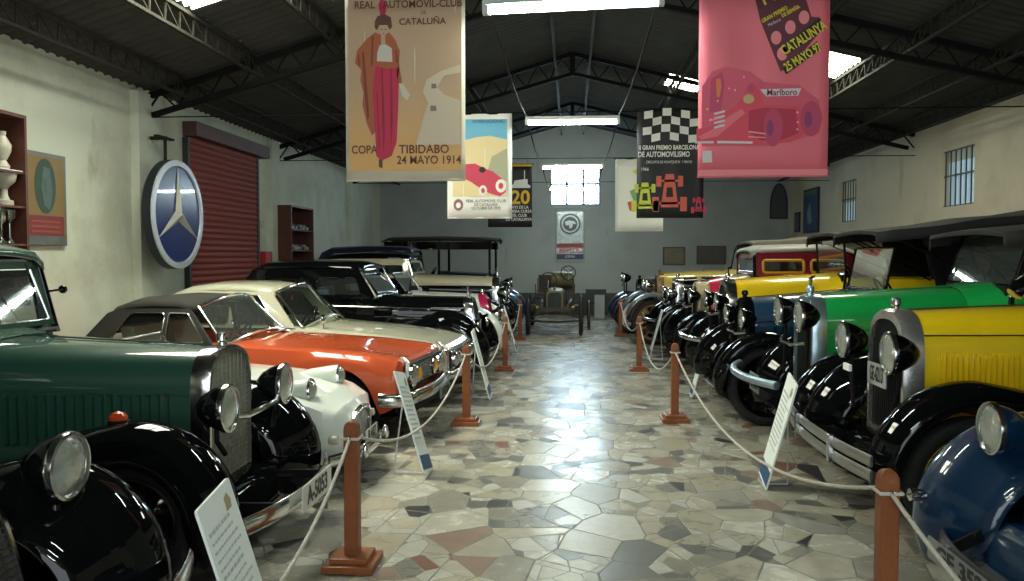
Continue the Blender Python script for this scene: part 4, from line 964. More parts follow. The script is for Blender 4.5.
    # head lamps
    for s in (-1, 1): 
        h = headlamp(t, (lampx, s*lampy, lampz), lampr, lampm, lampd)
        if lampon == 'bar': MB().tube([(lampx-lampr*.5, s*lampy, lampz-lampr*.8), (lampx-lampr*.5, s*lampy, lampz-lampr-.05), (lampx-.05, s*.34, .62)], .014, 8).obj('bracket', DARK, h)
        elif lampon == 'pedestal': MB().lathe([(.022, 0), (.03, -.02), (.018, -.04), (.035, -.14)], (lampx-lampr*.4, s*lampy, lampz-lampr*.82), (0, 0, 1), 12).obj('pedestal', lampm, h)
    if lampbar:
        zb_ = lampz-lampr-.03 if lampbar is True else lampbar
        MB().tube([(lampx-.04, -lampy, zb_), (lampx+.02, -lampy*.5, zb_-.03), (lampx+.02, lampy*.5, zb_-.03), (lampx-.04, lampy, zb_)], .016, 8).obj('lamp_bar', CHROME if lampm is not DARK else DARK, t)
    # bumper
    if bumper:
        par = None
        if bumper == 'double':
            par = blade(t, 'front_bumper', bow(bx, bw, bz+bh*.62, .07), bh, .018, bm)
            blade(t, 'lower_blade', bow(bx, bw, bz-bh*.62, .07), bh, .018, bm, par=par)
            for y in (-.36, .36): MB().box((bx+.004, y, bz), (.035, .035, bh*2.6)).obj('clamp', CHROME, par, smooth=0, bevel=.006)
        elif bumper == 'single': par = blade(t, 'front_bumper', bow(bx, bw, bz, .14), bh, .025, bm)
        elif bumper == 'tube': par = MB().tube(bow(bx, bw, bz, .16), .032, 10).obj('front_bumper', bm, t)
        for s in (-1, 1): MB().bar((bx-.03, s*.34, bz), (.1, s*.34, railz+.01), .02, .05).obj('bumper_iron', DARK, par, smooth=0)
    if pl:
        for q in pl: plate(t, *q)
    if spare:
        wheel(t, -hl*.75, spare*(tubw+.17), .72, wr, ww, wstyle, rimm, CHROME, spare)
    # windscreen
    zr = zroof or ztop
    if top in ('soft', 'open'):
        zw0 = zcowl-.02; q = [(xw+.02, -windw, zw0), (xw+.02, windw, zw0), (xw+.02-windrake, windw, zw0+windh), (xw+.02-windrake, -windw, zw0+windh)]
        mb = MB(); frame_quad(mb, q, .028, .028); mb.bar((xw+.05, -windw-.01, zw0-.25), (xw+.02, -windw-.01, zw0+.05), .03); mb.bar((xw+.05, windw+.01, zw0-.25), (xw+.02, windw+.01, zw0+.05), .03)
        fr = mb.obj('windscreen_frame', windm, t); glasspane(t, 'windscreen_glass', q, GLASS, fr)
    if top == 'soft':
        L = topend or tubL; z2 = ztop2 or ztop; w = tubw+.02; secs = []
        for f, dz, k in ((-.075, -.035, .97), (-.07, -.005, .985), (.0, .012, 1), (.22, .0, 1), (.42, .02, 1), (.62, .0, 1), (.85, .02, 1), (.97, -.02, .98), (1.03, -.16, .95), (1.0, -.34, .93), (1.0, -9, .92)):
            x = xw-L*f; z = ztop+(z2-ztop)*max(0, f)+dz if dz > -5 else zbelt+.12; S = []
            for u, dn_ in [(-1.0, .10), (-1.0, .05)]+[(-1+2*k2/12, 0) for k2 in range(13)]+[(1.0, .05), (1.0, .10)]:
                S.append(Vector((x, w*k*u*(1 if dn_ == 0 else 1.01), (z+.028*(1-u*u)-dn_) if f < 1.01 or dz > -.3 else z)))
            secs.append(S)
        sf = MB().loft(secs, False, False).obj('soft_top', topm, t, solid=.02, smooth=60)
        # side valance and rear quarter
        for s in (-1, 1):
            mb = MB()
            for f in (.3, .62, .97):
                x = xw-L*f; z = ztop+(z2-ztop)*f
                mb.tube([(x, s*w*.97, z-.03), (xw-L*.72, s*(tubw), zbelt)], .014, 6)
            mb.tube([(xw-L*.02, s*w*.96, ztop-.06), (xw-L*.45, s*w*.96, zbelt+.1)], .010, 6)
            mb.obj('top_bow', WOODS if topm is CANVAST else DARK, sf)
    if top == 'soft' and curtain:
        for s in (-1, 1):
            P = []
            for f in (curtain, .5, .75, 1.0):
                x = xw-(topend or tubL)*f; P.append((x, ztop+((ztop2 or ztop)-ztop)*f-.06))
            A = [Vector((x, s*(tubw+.005), z)) for x, z in P]; B = [Vector((P[0][0]-.12, s*(tubw-.01), zbelt))]+[Vector((x, s*(tubw-.01), zbelt)) for x, z in P[1:]]
            MB().loft([A, B], False, False).obj('quarter_curtain', topm, sf, solid=.012, smooth=0)
    if top == 'closed':
        cw = cabw or tubw; L = topend or tubL; zb_ = zbelt-.01; zt_ = ztop; cr = .10
        x0 = xw+.03; x1 = xw-L; rk = windrake; wt = cw-.06; fm = frames or body
        def side(s):
            def fn(u, v, w):
                g = max(0, (v-zb_)/(zt_-zb_)); return Vector((u, s*(cw+(wt-cw)*g**1.5+w), v))
            return fn
        O = [(x1+.02, zb_), (x0, zb_), (x0-rk, zt_-.02), (x1+.25, zt_-.02), (x1+.08, zt_-.12), (x1-.02, zt_-.34)]
        xm = x0-.14-(L-.4)*.5; H = []
        H.append(rrect(xm+.05, zb_+.05, x0-.09-rk*.3, zt_-.13, .04)); H[-1] = [(u-(v-zb_)/(zt_-zb_)*(rk*.6 if u > (xm+x0)/2 else 0), v) for u, v in H[-1]]
        H.append(rrect(x1+.32, zb_+.05, xm-.05, zt_-.13, [.04, .04, .04, .10]))
        for s in (-1, 1):
            fo = holed('cab_side', O, H, .04, side(s), fm, t, smooth=40)
            mb = MB()
            for h in H: mb.add([side(s)(u, v, -.0) for u, v in h], [tuple(range(len(h)))])
            mb.obj('side_window', GLASSD, fo, smooth=0)
            if wtrim:
                mt = MB()
                for h in H: mt.tube([side(s)(u, v, .02) for u, v in h], .022, 6, True)
                mt.obj('window_trim', wtrim, fo)
        # roof
        secs = []; 
        for x, dz, k in ((x0-rk+.05, -.05, .93), (x0-rk+.03, -.005, .97), (x0-rk-.12, .03, 1), ((x0+x1)/2, .05, 1), (x1+.3, .03, 1), (x1+.1, -.06, .97), (x1-.02, -.28, .93), (x1-.04, zb_-zt_, .95)):
            S = []
            for k2 in range(13):
                u = -1+2*k2/12; S.append(Vector((x, (wt+.03)*k*math.copysign(abs(u)**.8, u), zt_+dz+.045*(1-u*u)-(.05 if abs(u) > .99 else 0))))
            secs.append(S)
        MB().loft(secs, False, False).obj('roof', roofm or body, t, solid=.02, smooth=60)
        q = [(x0+.01, -wcowl+.02, zcowl-.03), (x0+.01, wcowl-.02, zcowl-.03), (x0-rk+.01, wt-.02, zt_-.03), (x0-rk+.01, -wt+.02, zt_-.03)]
        mb = MB(); frame_quad(mb, q, .05, .05, .0); 
        fr = mb.obj('windscreen_frame', windm, t)
        if True:
            qi = [(x0+.012, -wcowl+.07, zcowl+.02), (x0+.012, wcowl-.07, zcowl+.02), (x0-rk+.012, wt-.09, zt_-.09), (x0-rk+.012, -wt+.09, zt_-.09)]
            A = [Vector(p) for p in q]; B = [Vector(p) for p in qi]; mb = MB(); mb.add(A+B, [(0, 1, 5, 4), (1, 2, 6, 5), (2, 3, 7, 6), (3, 0, 4, 7)]); mb.obj('windscreen_surround', fm, fr, solid=.03, smooth=0)
            mb = MB(); frame_quad(mb, qi, .018); mb.obj('windscreen_trim', CHROME, fr)
            glasspane(t, 'windscreen_glass', qi, GLASS, fr)
    return t

def body_shell(car, nm, st, wheels, m, Ra=.36, arch_z=.31, lip=.012, cab=None, well=.5, n=90, bulge=.10, thick=0, gauss=None):
    """st: stations (x, w, zb, zm, zf, yf, zc) nose to tail; wheels: axle x positions"""
    P = [Vector(s) for s in st]; Q = []
    per = max(2, n//(len(st)-1))
    for i in range(len(P)-1):
        a = P[max(i-1, 0)]; b = P[i]; c = P[i+1]; d = P[min(i+2, len(P)-1)]
        for k in range(per):
            t = k/per; q = .5*((2*b)+(-a+c)*t+(2*a-5*b+4*c-d)*t*t+(-a+3*b-3*c+d)*t**3); q[0] = b[0]+(c[0]-b[0])*t; Q.append(q)
    Q.append(P[-1]); secs = []
    for q in Q:
        x, w, zb, zm, zf, yf, zc = q
        for ax in wheels:
            if abs(x-ax) < Ra: zb = max(zb, arch_z+math.sqrt(Ra*Ra-(x-ax)**2))
        zb = min(zb, zf-.06)
        if cab and cab[1] < x < cab[0]: zc = well; 
        W = lambda z: w*(1-bulge*((z-zm)/max(.2, zm-.15))**2)
        half = []
        for f in (0, .12, .3, .5, .7, .86): z = zb+(zf-.05-zb)*f; half.append((W(z), z))
        y5 = half[-1][0]; half.append((y5*.6+yf*.4, zf-.018)); half.append((yf, zf)); half.append((yf*.86, zf*.96+zc*.04 if not (cab and cab[1] < x < cab[0]) else zf))
        if cab and cab[1] < x < cab[0]: half += [(yf*.85, zc+.02), (yf*.8, zc), (yf*.3, zc), (0, zc)]
        else: half += [(yf*.68, zf*.6+zc*.4), (yf*.5, zf*.2+zc*.8), (yf*.25, zc*.98+zf*.02), (0, zc)]
        S = [Vector((x, -y, z)) for y, z in half]+[Vector((x, y, z)) for y, z in reversed(half[:-1])]
        secs.append(S)
    mb = MB(); mb.loft(secs, False, False); k = len(secs[0])
    mb.add(secs[0], [tuple(range(k))]); mb.add(secs[-1], [tuple(range(k))])
    return mb.obj(nm, m, car, smooth=38)
def postwar(label, loc, st, wheels, m, track=.62, wr=.30, ww=.16, cat='car', name='classic_car', rimm=CHROME, wst='steel', rotz=0, Ra=.36, az=.31, cab=None, well=.5, bulge=.1):
    t = thing(name, label, cat, (*loc, 0), rotz)
    body_shell(t, 'body', st, wheels, m, Ra, az, cab=cab, well=well, bulge=bulge)
    w = min(track-.02, st[3][1]-.2)
    for ax in wheels:      # wheel houses and floor
        mb = MB()
        for s in (-1, 1): mb.lathe([(Ra*.98, 0), (Ra*.98, .22), (0, .22)], (ax, s*(track+.13), az), (0, -s, 0), 24)
        mb.obj('wheel_arch', DARK, t)
        for s in (-1, 1): wheel(t, ax, s*track, wr, wr, ww, wst, rimm, CHROME, s)
    MB().box(((st[0][0]+st[-1][0])/2, 0, .24), ((st[0][0]-st[-1][0])*.92, w*1.3, .06)).obj('floor_pan', DARK, t, smooth=0)
    return t
def greenhouse(t, side_o, side_h, zb, zt, wb, wt, roof, ws, m_side, m_roof, rear=None, frame_m=CHROME, fw=.025, crown=.05, seatm=LEATHB, glassm=GLASS, bul=.12, thick=.03):
    def side(s):
        def fn(u, v, w):
            g = min(1, max(0, (v-zb)/(zt-zb))); return Vector((u, s*(wb+(wt-wb)*g**1.4+w), v))
        return fn
    for s in (-1, 1):
        fo = holed('cab_side', side_o, side_h, thick, side(s), m_side, t, smooth=40)
        mb = MB(); mt = MB()
        for h in side_h: 
            mb.add([side(s)(u, v, 0) for u, v in h], [tuple(range(len(h)))]); mt.tube([side(s)(u, v, .018) for u, v in h], .006, 6, True)
        mb.obj('side_window', GLASSD, fo, smooth=0); mt.obj('window_trim', CHROME, fo)
    secs = []
    for x, z, w in roof:
        S = []
        for k in range(15):
            u = -1+2*k/14; S.append(Vector((x-(.0 if abs(u) < .99 else 0), w*math.copysign(abs(u)**.8, u), z+crown*(1-abs(u)**2.4)-(.035 if abs(u) > .99 else 0))))
        secs.append(S)
    MB().loft(secs, False, False).obj('roof', m_roof, t, solid=.02, smooth=60)
    for nm, q, bl in (('windscreen', ws, bul),)+((('rear_window', rear, -.02),) if rear else ()):
        mb = MB(); frame_quad(mb, q, fw, fw, bl); f = mb.obj(nm+'_frame', frame_m, t); glasspane(t, nm+'_glass', q, glassm, f, bl)

# ================================================================== LEFT ROW (noses to +X)
DGREEN = paint('dark_green_paint', (.021, .074, .049), .3); DGREEN2 = paint('green_cab_paint', (.022, .075, .052), .3)
GSCREEN = mat('grille_screen', (.30, .30, .245), .5, .15)
b30 = dict(fR=.43, crown=.06, lip=.12, apron=.16, fyi=.50, fyo=.82, fa0=-26, fa1=88, fnose=.6)
c0 = prewar('black car at the lower left corner, only fender, headlamp and grille edge in view', (-1.82, 2.42), body=BLACK, hoodm=BLACK,
    zrad=1.02, wrad=.25, zbot=.38, rake=.20, rdepth=.10, rsh=.5, rp=2.4, gm=mat('grille_brown', (.05, .045, .035), .5, .3), gstyle='mesh', radm=CHROME, rrim=.022, hl=1.3, zc=1.12, wc=.42,
    axle=-.26, wr=.36, ww=.15, lampx=-.01, lampy=.45, lampz=.885, lampr=.122, lampm=BLACK, lampbar=False, lampon='pedestal', louv=0, bumper='single', bx=.42, bw=.80, bz=.42, bh=.09,
    wstyle='disc', rimm=BLACK, top='closed', topend=1.7, ztop=1.62, **{**b30, 'fR': .44, 'apz': .10, 'apron': .22, 'lip': .04})
c1 = prewar('dark green vintage car with black fenders, chrome radiator shell and two big round headlamps', (-1.90, 4.5), body=DGREEN2, hoodm=DGREEN, radm=CHROME, gm=GSCREEN, gstyle='mesh',
    zrad=1.15, wrad=.29, zbot=.30, railz=.33, rsh=.70, rp=3.0, rrim=.022, rdepth=.10, hl=1.22, zc=1.20, wc=.44, cowl=.24, tubw=.66, axle=-.20, wr=.36, ww=.15,
    lampx=.155, lampy=.415, lampz=.875, lampr=.122, lampm=BLACK, lampbar=.83, louv=20, louvz=(.66, .93), louvx=(.20, 1.15), bumper='single', bx=.44, bw=.76, bz=.345, bh=.095,
    pl=[('A-5053', (.475, .02, .35), .52, .14, PLATEW, 1)], top='closed', topend=1.9, ztop=1.66, windrake=.10, windm=BLACK, frames=DGREEN2, wstyle='disc', rimm=BLACK, zbelt=1.17, tubL=2.0, **b30)
for s in (-1, 1):
    mb = MB(); mb.lathe([(.045, 0), (.045, .02), (.03, .04), (0, .048)], (-.31, s*.62, .845), (0, 0, 1), 16); q = mb.obj('marker_lamp', AMBER, c1); MB().lathe([(.05, -.03), (.052, .0), (.045, .006)], (-.31, s*.62, .845), (0, 0, 1), 16).obj('marker_base', DARK, q)
MB().tube([(-1.40, .30, 1.60), (-1.37, .33, 1.45), (-1.365, .36, 1.26)], .006, 6).obj('wiper', BLACK, c1)
mb = MB(); mb.tube([(-1.5, .66, 1.42), (-1.46, .74, 1.43)], .008, 6); mb.ball((-1.46, .76, 1.43), .028); mb.obj('trafficator', BLACK, c1)

# white small sports car with frog eye lamps
SWHITE = paint('sports_white', (.70, .74, .69), .3)
st = [(0, .36, .24, .38, .48, .26, .50), (-.06, .53, .20, .40, .55, .42, .57), (-.20, .62, .20, .42, .62, .50, .63), (-.5, .69, .19, .44, .70, .56, .70), (-.9, .71, .19, .46, .74, .58, .76), (-1.3, .69, .2, .46, .76, .60, .80),
      (-1.6, .68, .2, .46, .76, .60, .81), (-2.3, .68, .2, .46, .77, .60, .76), (-2.9, .68, .22, .46, .76, .56, .76), (-3.2, .62, .28, .46, .68, .45, .68), (-3.4, .45, .36, .46, .55, .3, .56)]
c2 = postwar('small white sports car with two frog-eye headlamps and an oval chrome grille', (-1.60, 6.15), st, (-.62, -2.65), SWHITE, track=.57, wr=.28, Ra=.335, az=.29, cab=(-1.62, -2.5), well=.45, name='sports_car')
for s in (-1, 1):
    h = MB().lathe([(.0, -.42), (.04, -.36), (.072, -.22), (.088, -.08), (.093, 0), (.086, .013)], (-.27, s*.37, .685), (1, 0, 0.06), 24).obj('headlamp', SWHITE, c2)
    MB().lathe([(.084, -.005), (.094, .0), (.090, .016), (.078, .014)], (-.26, s*.37, .685), (1, 0, .06), 24).obj('rim', CHROME, h)
    MB().lathe([(0, .045), (.045, .036), (.080, .006)], (-.26, s*.37, .685), (1, 0, .06), 24).obj('lens', LENS, h)
    q = MB().lathe([(.0, .04), (.03, .03), (.034, 0), (.03, -.03)], (-.05, s*.53, .37), (1, 0, 0), 16).obj('side_lamp', mat('lamp_amber_pale', (.5, .48, .4), .2, coat=1), c2)
O = circ(0, .395, .27, .135, 28)
g = holed('grille_surround', O, [[(y*.84, .395+(z-.395)*.80) for y, z in O]], .03, lambda u, v, w: Vector((.02-.35*u*u+w, u, v)), CHROME, c2)
mb = MB(); mb.add([Vector((.005-.35*u*u, u, v)) for u, v in O], [tuple(range(len(O)))])
for k in range(12):
    z = .297+.018*k; hw = .22*math.sqrt(max(0, 1-((z-.395)/.108)**2)); mb.tube([(.018-.35*u*u, u, z) for u in (-hw, -hw/2, 0, hw/2, hw)], .004, 5)
mb.obj('grille', mat('grille_silver', (.38, .39, .37), .3, .9), g)
plate(c2, 'B 417', (.07, .06, .30), .36, .10, PLATEW)
bp = blade(c2, 'front_bumper', bow(.12, .62, .235, .18), .09, .03, CHROME)
for y in (-.33, .33): MB().ball((.12, y, .25), .05, 12, (.6, .5, 1.15)).obj('overrider', CHROME, bp)
q = [(-1.62, -.52, .76), (-1.62, .52, .76), (-1.80, .47, 1.02), (-1.80, -.47, 1.02)]
mb = MB(); frame_quad(mb, q, .02); f = mb.obj('windscreen_frame', CHROME, c2); glasspane(c2, 'windscreen_glass', q, GLASS, f)
seat(c2, -2.15, -.28, .32, .45, LEATHR, .42); seat(c2, -2.15, .28, .32, .45, LEATHR, .42); steering(c2, -1.85, .28, .78, .18)

# orange convertible with black soft top
ORANGE = paint('orange_paint', (.50, .078, .024), .35)
st = [(0, .70, .40, .55, .715, .60, .70), (-.04, .76, .34, .52, .745, .63, .72), (-.15, .775, .28, .5, .765, .64, .745), (-.5, .79, .22, .5, .80, .65, .79), (-1.0, .80, .20, .5, .83, .66, .84), (-1.5, .80, .2, .5, .85, .67, .87),
      (-1.75, .80, .2, .5, .86, .67, .86), (-2.6, .80, .2, .5, .86, .66, .84), (-3.2, .79, .22, .5, .84, .64, .84), (-3.65, .76, .26, .5, .80, .6, .79), (-3.85, .70, .32, .5, .72, .55, .71)]
c3 = postwar('orange convertible with a raised black soft top and chrome trimmed windscreen', (-1.42, 7.80), st, (-.58, -3.05), ORANGE, track=.63, wr=.30, Ra=.36, cab=(-1.72, -2.8), name='convertible', rotz=-.08)
SO = [(-2.95, .84), (-1.72, .84), (-2.08, 1.20), (-2.9, 1.23), (-3.05, 1.21), (-3.32, .84)]
SH = [[(-2.62, .87), (-1.96, .87), (-2.15, 1.13), (-2.5, 1.15), (-2.72, 1.13)]]
SH = [rrect(-2.22, .87, -1.84, 1.13, .02), rrect(-2.78, .87, -2.26, 1.13, .04)]
SH[0] = [(u-(v-.87)*(.75 if u > -2.05 else 0), v) for u, v in SH[0]]; SH[1] = [(u+(v-.87)*(.7 if u < -2.6 else 0), v) for u, v in SH[1]]
greenhouse(c3, [(-3.08, .84), (-1.75, .84), (-2.03, 1.17), (-2.72, 1.17), (-2.84, 1.12)], SH, .84, 1.2, .70, .58,
    [(-1.98, 1.165, .57), (-2.03, 1.195, .60), (-2.15, 1.215, .61), (-2.4, 1.22, .61), (-2.65, 1.20, .61), (-2.80, 1.15, .60), (-2.88, 1.07, .61), (-3.10, .84, .66)],
    [(-1.66, -.68, .845), (-1.66, .68, .845), (-1.97, .56, 1.18), (-1.97, -.56, 1.18)], CANVASG, CANVASG, None, CHROME, .03, bul=.14)
seat(c3, -2.35, -.33, .36, .5, LEATHC, .52); seat(c3, -2.35, .33, .36, .5, LEATHC, .52); steering(c3, -2.02, .33, .86, .19)
# orange car front: grille recess, lamps, fin tips, bumper
gr = MB().box((.012, 0, .565), (.03, 1.28, .24)).obj('grille', MESH, c3, smooth=0, bevel=.03)
mb = MB()
for k in range(9): mb.box((.032, 0, .475+.022*k), (.008, .40, .007))
mb.obj('grille_bars', CHROME, gr, smooth=0)
for s in (-1, 1):
    for y, r, nm in ((.50, .105, 'headlamp'),):
        h = MB().lathe([(.0, -.05), (r, -.05), (r, .03), (r*.9, .04)], (.03, s*y, .575), (1, 0, 0), 20).obj(nm, CHROME, c3)
        MB().lathe([(0, .055), (r*.5, .05), (r*.88, .03)], (.035, s*y, .575), (1, 0, 0), 20).obj('lens', LENS, h)
    h = MB().lathe([(.0, -.05), (.082, -.05), (.085, .02), (.07, .03)], (.03, s*.30, .575), (1, 0, 0), 20).obj('fog_lamp', CHROME, c3); MB().lathe([(0, .045), (.04, .04), (.068, .025)], (.035, s*.30, .575), (1, 0, 0), 20).obj('lens', mat('yellow_lens', (.75, .38, .03), .2, coat=1), h)
    MB().loft([[Vector((x, s*(.64+dy), z)) for x, dy, z in ((a, -.012, b), (a, .012, b), (a-.03, .012, b), (a-.03, -.012, b))] for a, b in ((.01, .50), (.05, .60), (.055, .72), (.0, .765))]).obj('fender_blade', CHROME, c3)
bp = blade(c3, 'front_bumper', [(-.18, -.80, .40), (-.02, -.79, .40), (.08, -.70, .40)]+[(.13-.04*(y/.5)**2, y, .40) for y in (-.5, -.25, 0, .25, .5)]+[(.08, .70, .40), (-.02, .79, .40), (-.18, .80, .40)], .12, .05, CHROME)
MB().box((-.02, 0, .27), (.06, 1.3, .10)).obj('valance', DARK, c3, smooth=0)
plate(c3, 'B-417320', (.16, .25, .335), .42, .11, PLATEG)
mb = MB(); mb.tube([(-1.60, .2, .875), (-1.72, .1, .93)], .006, 6); mb.tube([(-1.60, -.3, .875), (-1.72, -.4, .93)], .006, 6); mb.obj('wipers', CHROME, c3)
mb = MB(); mb.tube([(-1.64+0*y, y, .862) for y in (-.66, -.3, 0, .3, .66)], .012, 6); mb.obj('cowl_trim', CHROME, c3)

# cream saloon
CRM = paint('cream_paint', (.50, .49, .37), .35)
st = [(0, .72, .40, .52, .64, .62, .63), (-.05, .77, .34, .5, .675, .66, .67), (-.3, .80, .25, .5, .73, .68, .735), (-.8, .815, .20, .5, .79, .68, .81), (-1.4, .82, .2, .5, .84, .68, .87),
      (-1.7, .82, .2, .5, .87, .68, .88), (-2.6, .82, .2, .5, .88, .68, .86), (-3.4, .81, .22, .5, .87, .68, .88), (-3.75, .78, .26, .5, .82, .62, .83), (-3.95, .72, .34, .5, .74, .6, .74)]
c4 = postwar('cream saloon with a pale roof and dark grille, just behind the orange convertible', (-1.30, 9.56), st, (-.78, -3.3), CRM, track=.64, wr=.30, Ra=.36, cab=(-1.68, -3.2), name='saloon_car', rotz=-.04)
SH = [rrect(-2.42, .90, -1.92, 1.21, .03), rrect(-3.1, .90, -2.47, 1.21, .04)]
SH[0] = [(u-(v-.9)*(.75 if u > -2.1 else 0), v) for u, v in SH[0]]; SH[1] = [(u+(v-.9)*(.4 if u < -2.8 else 0), v) for u, v in SH[1]]
greenhouse(c4, [(-3.55, .86), (-1.70, .86), (-2.02, 1.25), (-2.9, 1.26), (-3.15, 1.22)], SH, .86, 1.26, .74, .60,
    [(-1.99, 1.235, .57), (-2.06, 1.265, .60), (-2.3, 1.295, .61), (-2.7, 1.30, .61), (-3.0, 1.27, .61), (-3.2, 1.20, .60), (-3.35, 1.10, .62), (-3.6, .87, .70)],
    [(-1.62, -.72, .87), (-1.62, .72, .87), (-1.98, .57, 1.24), (-1.98, -.57, 1.24)], CRM, CRM, None, CHROME, .035, glassm=GLASSD)
seat(c4, -2.25, -.35, .36, .55, LEATHB, .5); seat(c4, -2.25, .35, .36, .55, LEATHB, .5); seat(c4, -3.0, 0, .38, 1.2, LEATHB, .5); steering(c4, -1.95, .35, .86, .19)
tagr = MB().box((-1.93, -.22, 1.165), (.01, .06, .05)).obj('red_sticker', REDL, c4, smooth=0)
gr = MB().box((.008, 0, .52), (.03, 1.36, .20)).obj('grille', MESH, c4, smooth=0, bevel=.03)
mb = MB()
for z in (.425, .615): mb.box((.03, 0, z), (.012, 1.34, .014))
for k in range(5): mb.box((.026, -.36+.18*k, .52), (.02, .022, .17))
mb.obj('grille_bars', CHROME, gr, smooth=0, bevel=.003)
for s in (-1, 1):
    for y, r in ((.36, .075), (.54, .085)):
        h = MB().lathe([(.0, -.05), (r, -.05), (r, .03), (r*.9, .045)], (.03, s*y, .525), (1, 0, 0), 20).obj('headlamp', CHROME, c4)
        MB().lathe([(0, .055), (r*.5, .05), (r*.88, .035)], (.035, s*y, .525), (1, 0, 0), 20).obj('lens', LENS, h)
    MB().box((-.02, s*.70, .53), (.06, .05, .22)).obj('corner_trim', CHROME, c4, bevel=.01)
bp = blade(c4, 'front_bumper', [(-.2, -.82, .36), (-.03, -.80, .36)]+[(.11-.06*(y/.6)**2, y, .36) for y in (-.6, -.3, 0, .3, .6)]+[(-.03, .80, .36), (-.2, .82, .36)], .10, .05, CHROME)
MB().box((-.02, 0, .25), (.06, 1.3, .08)).obj('valance', DARK, c4, smooth=0)
mb = MB(); mb.tube([(-1.42, -.62, .84), (-1.42, -.62, .93)], .008, 6); m_ = mb.obj('wing_mirror', CHROME, c4); MB().lathe([(0, .03), (.05, .012), (.058, -.01), (.05, -.02), (0, -.02)], (-1.42, -.62, .95), (1, .2, 0), 18).obj('mirror_head', CHROME, m_)
mb = MB(); mb.tube([(-1.55, -.45, .885), (-1.72, -.2, .96)], .006, 6); mb.tube([(-1.55, .25, .885), (-1.72, .45, .96)], .006, 6); mb.obj('wipers', CHROME, c4)

# black 1940s saloon
c5 = prewar('glossy black saloon with tall chrome radiator shell and swept black fenders, behind the cream saloon', (-1.24, 11.38), body=BLACK, name='black_saloon', zrad=1.09, wrad=.27, zbot=.38, rake=.12, rdepth=.12, rsh=.62, rp=3.2, rrim=.05,
    hl=1.15, zc=1.11, wc=.46, cowl=.22, tubw=.70, zbelt=1.10, axle=-.42, wr=.34, ww=.16, lampx=.02, lampy=.50, lampz=.72, lampr=.10, lampm=BLACK, lampbar=False, lampon='pedestal', louv=0, hoodline=CHROME,
    bumper='single', bx=.23, bw=.80, bz=.38, bh=.12, top='closed', topend=1.75, ztop=1.50, windrake=.22, windm=CHROME, wstyle='disc', rimm=BLACK, mascot=True, track=.66,
    fR=.50, crown=.10, lip=.20, apron=.16, fyi=.46, fyo=.83, fa0=-15, fa1=95, fnose=.6, ftail=[(-.55, .78), (-1.0, .62), (-1.5, .40)])
mb = MB()
for s in (-1, 1):
    mb.tube([(-.25, s*.33, .92), (-1.2, s*.70, .98), (-2.2, s*.715, 1.0)], .010, 6); mb.tube([(-.25, s*.33, .80), (-1.2, s*.72, .84)], .008, 6)
    mb.tube([(-2.0, s*.73, .92), (-2.12, s*.75, .92)], .012, 6)
mb.obj('side_chrome', CHROME, c5)

# white roadster with dark seats, crimson and black grille
c6 = prewar('white open roadster with dark seats and crimson edged grille, behind the black saloon', (-1.20, 13.20), body=SWHITE, hoodm=SWHITE, fend=SWHITE, name='white_roadster', zrad=1.04, wrad=.26, zbot=.36, rake=.16, rsh=.5, rp=2.4, radm=mat('crimson_enamel', (.45, .015, .08), .25, coat=1), rrim=.05, capm=CHROME,
    hl=1.1, zc=1.07, wc=.46, cowl=.25, tubw=.66, zbelt=.95, tubL=1.6, axle=-.38, wr=.34, ww=.15, lampx=.06, lampy=.44, lampz=.74, lampr=.10, lampm=CHROME, lampbar=True, louv=0, bumper='single', bx=.20, bw=.76, bz=.40, bh=.10,
    top='open', windh=.30, windrake=.24, windm=CHROME, seats=LEATHG, rimm=CHROME, fR=.47, crown=.09, lip=.14, apron=.14, fa0=-12, fa1=92, pl=[('B-1127', (.24, 0, .30), .4, .1)])
# black tourer with cream bonnet and cream side panel
CRM2 = paint('ivory_paint', (.55, .50, .34), .35)
c7 = prewar('black vintage saloon with a cream topped bonnet, just beyond the white roadster', (-1.28, 14.95), body=BLACK, hoodm=BLACK, zrad=1.27, wrad=.28, zbot=.5, hl=1.25, zc=1.31, wc=.38, tubw=.66, zbelt=1.28, axle=-.3, lampx=.12, lampy=.38, lampz=1.0, lampr=.12, lampm=CHROME,
    top='closed', topend=1.7, ztop=1.62, frames=CRM2, roofm=BLACK, windm=CHROME, seats=LEATHC, wstyle='wire', rimm=CHROME, bumper='single', bx=.24, bh=.07, louv=14, louvz=(.75, 1.0), lm=BLACK)
MB().loft([arch_sec(.286, 1.12, 1.278, -.135, .3, 2.6), arch_sec(.388, 1.13, 1.318, -1.27, .3, 2.6), arch_sec(.60, 1.13, 1.33, -1.52, .4, 2.8)], False, False).obj('cream_hood_top', CRM2, c7)
DBLUE = paint('navy_paint', (.010, .018, .045), .3)
c8 = prewar('dark navy vintage saloon with a rounded black top, in front of the black canopied lorry', (-1.62, 16.60), body=DBLUE, hoodm=BLACK, zrad=1.20, wrad=.28, zbot=.5, hl=1.2, zc=1.25, wc=.4, zbelt=1.22, axle=-.1, lampx=.12, lampy=.38, lampz=.98, lampr=.11, lampm=CHROME,
    top='closed', topend=1.9, ztop=1.76, windm=BLACK, wstyle='disc', rimm=DBLUE, bumper='single', bx=.20, bh=.06, louv=12)
c9 = prewar('blue fendered vintage lorry with a flat black canopy roof on posts, farthest on the left', (-1.62, 18.55), body=BLACK, hoodm=DBLUE, fend=paint('blue_fender', (.012, .035, .10), .25), name='canopied_lorry', cat='lorry', zrad=1.25, wrad=.27, zbot=.5, hl=1.0, zc=1.3, wc=.4, tubw=.72, zbelt=1.2, axle=.05,
    lampx=.25, lampy=.42, lampz=1.05, lampr=.12, lampm=CHROME, top='none', wstyle='wood', rimm=WOODS, bumper=None, louv=8)
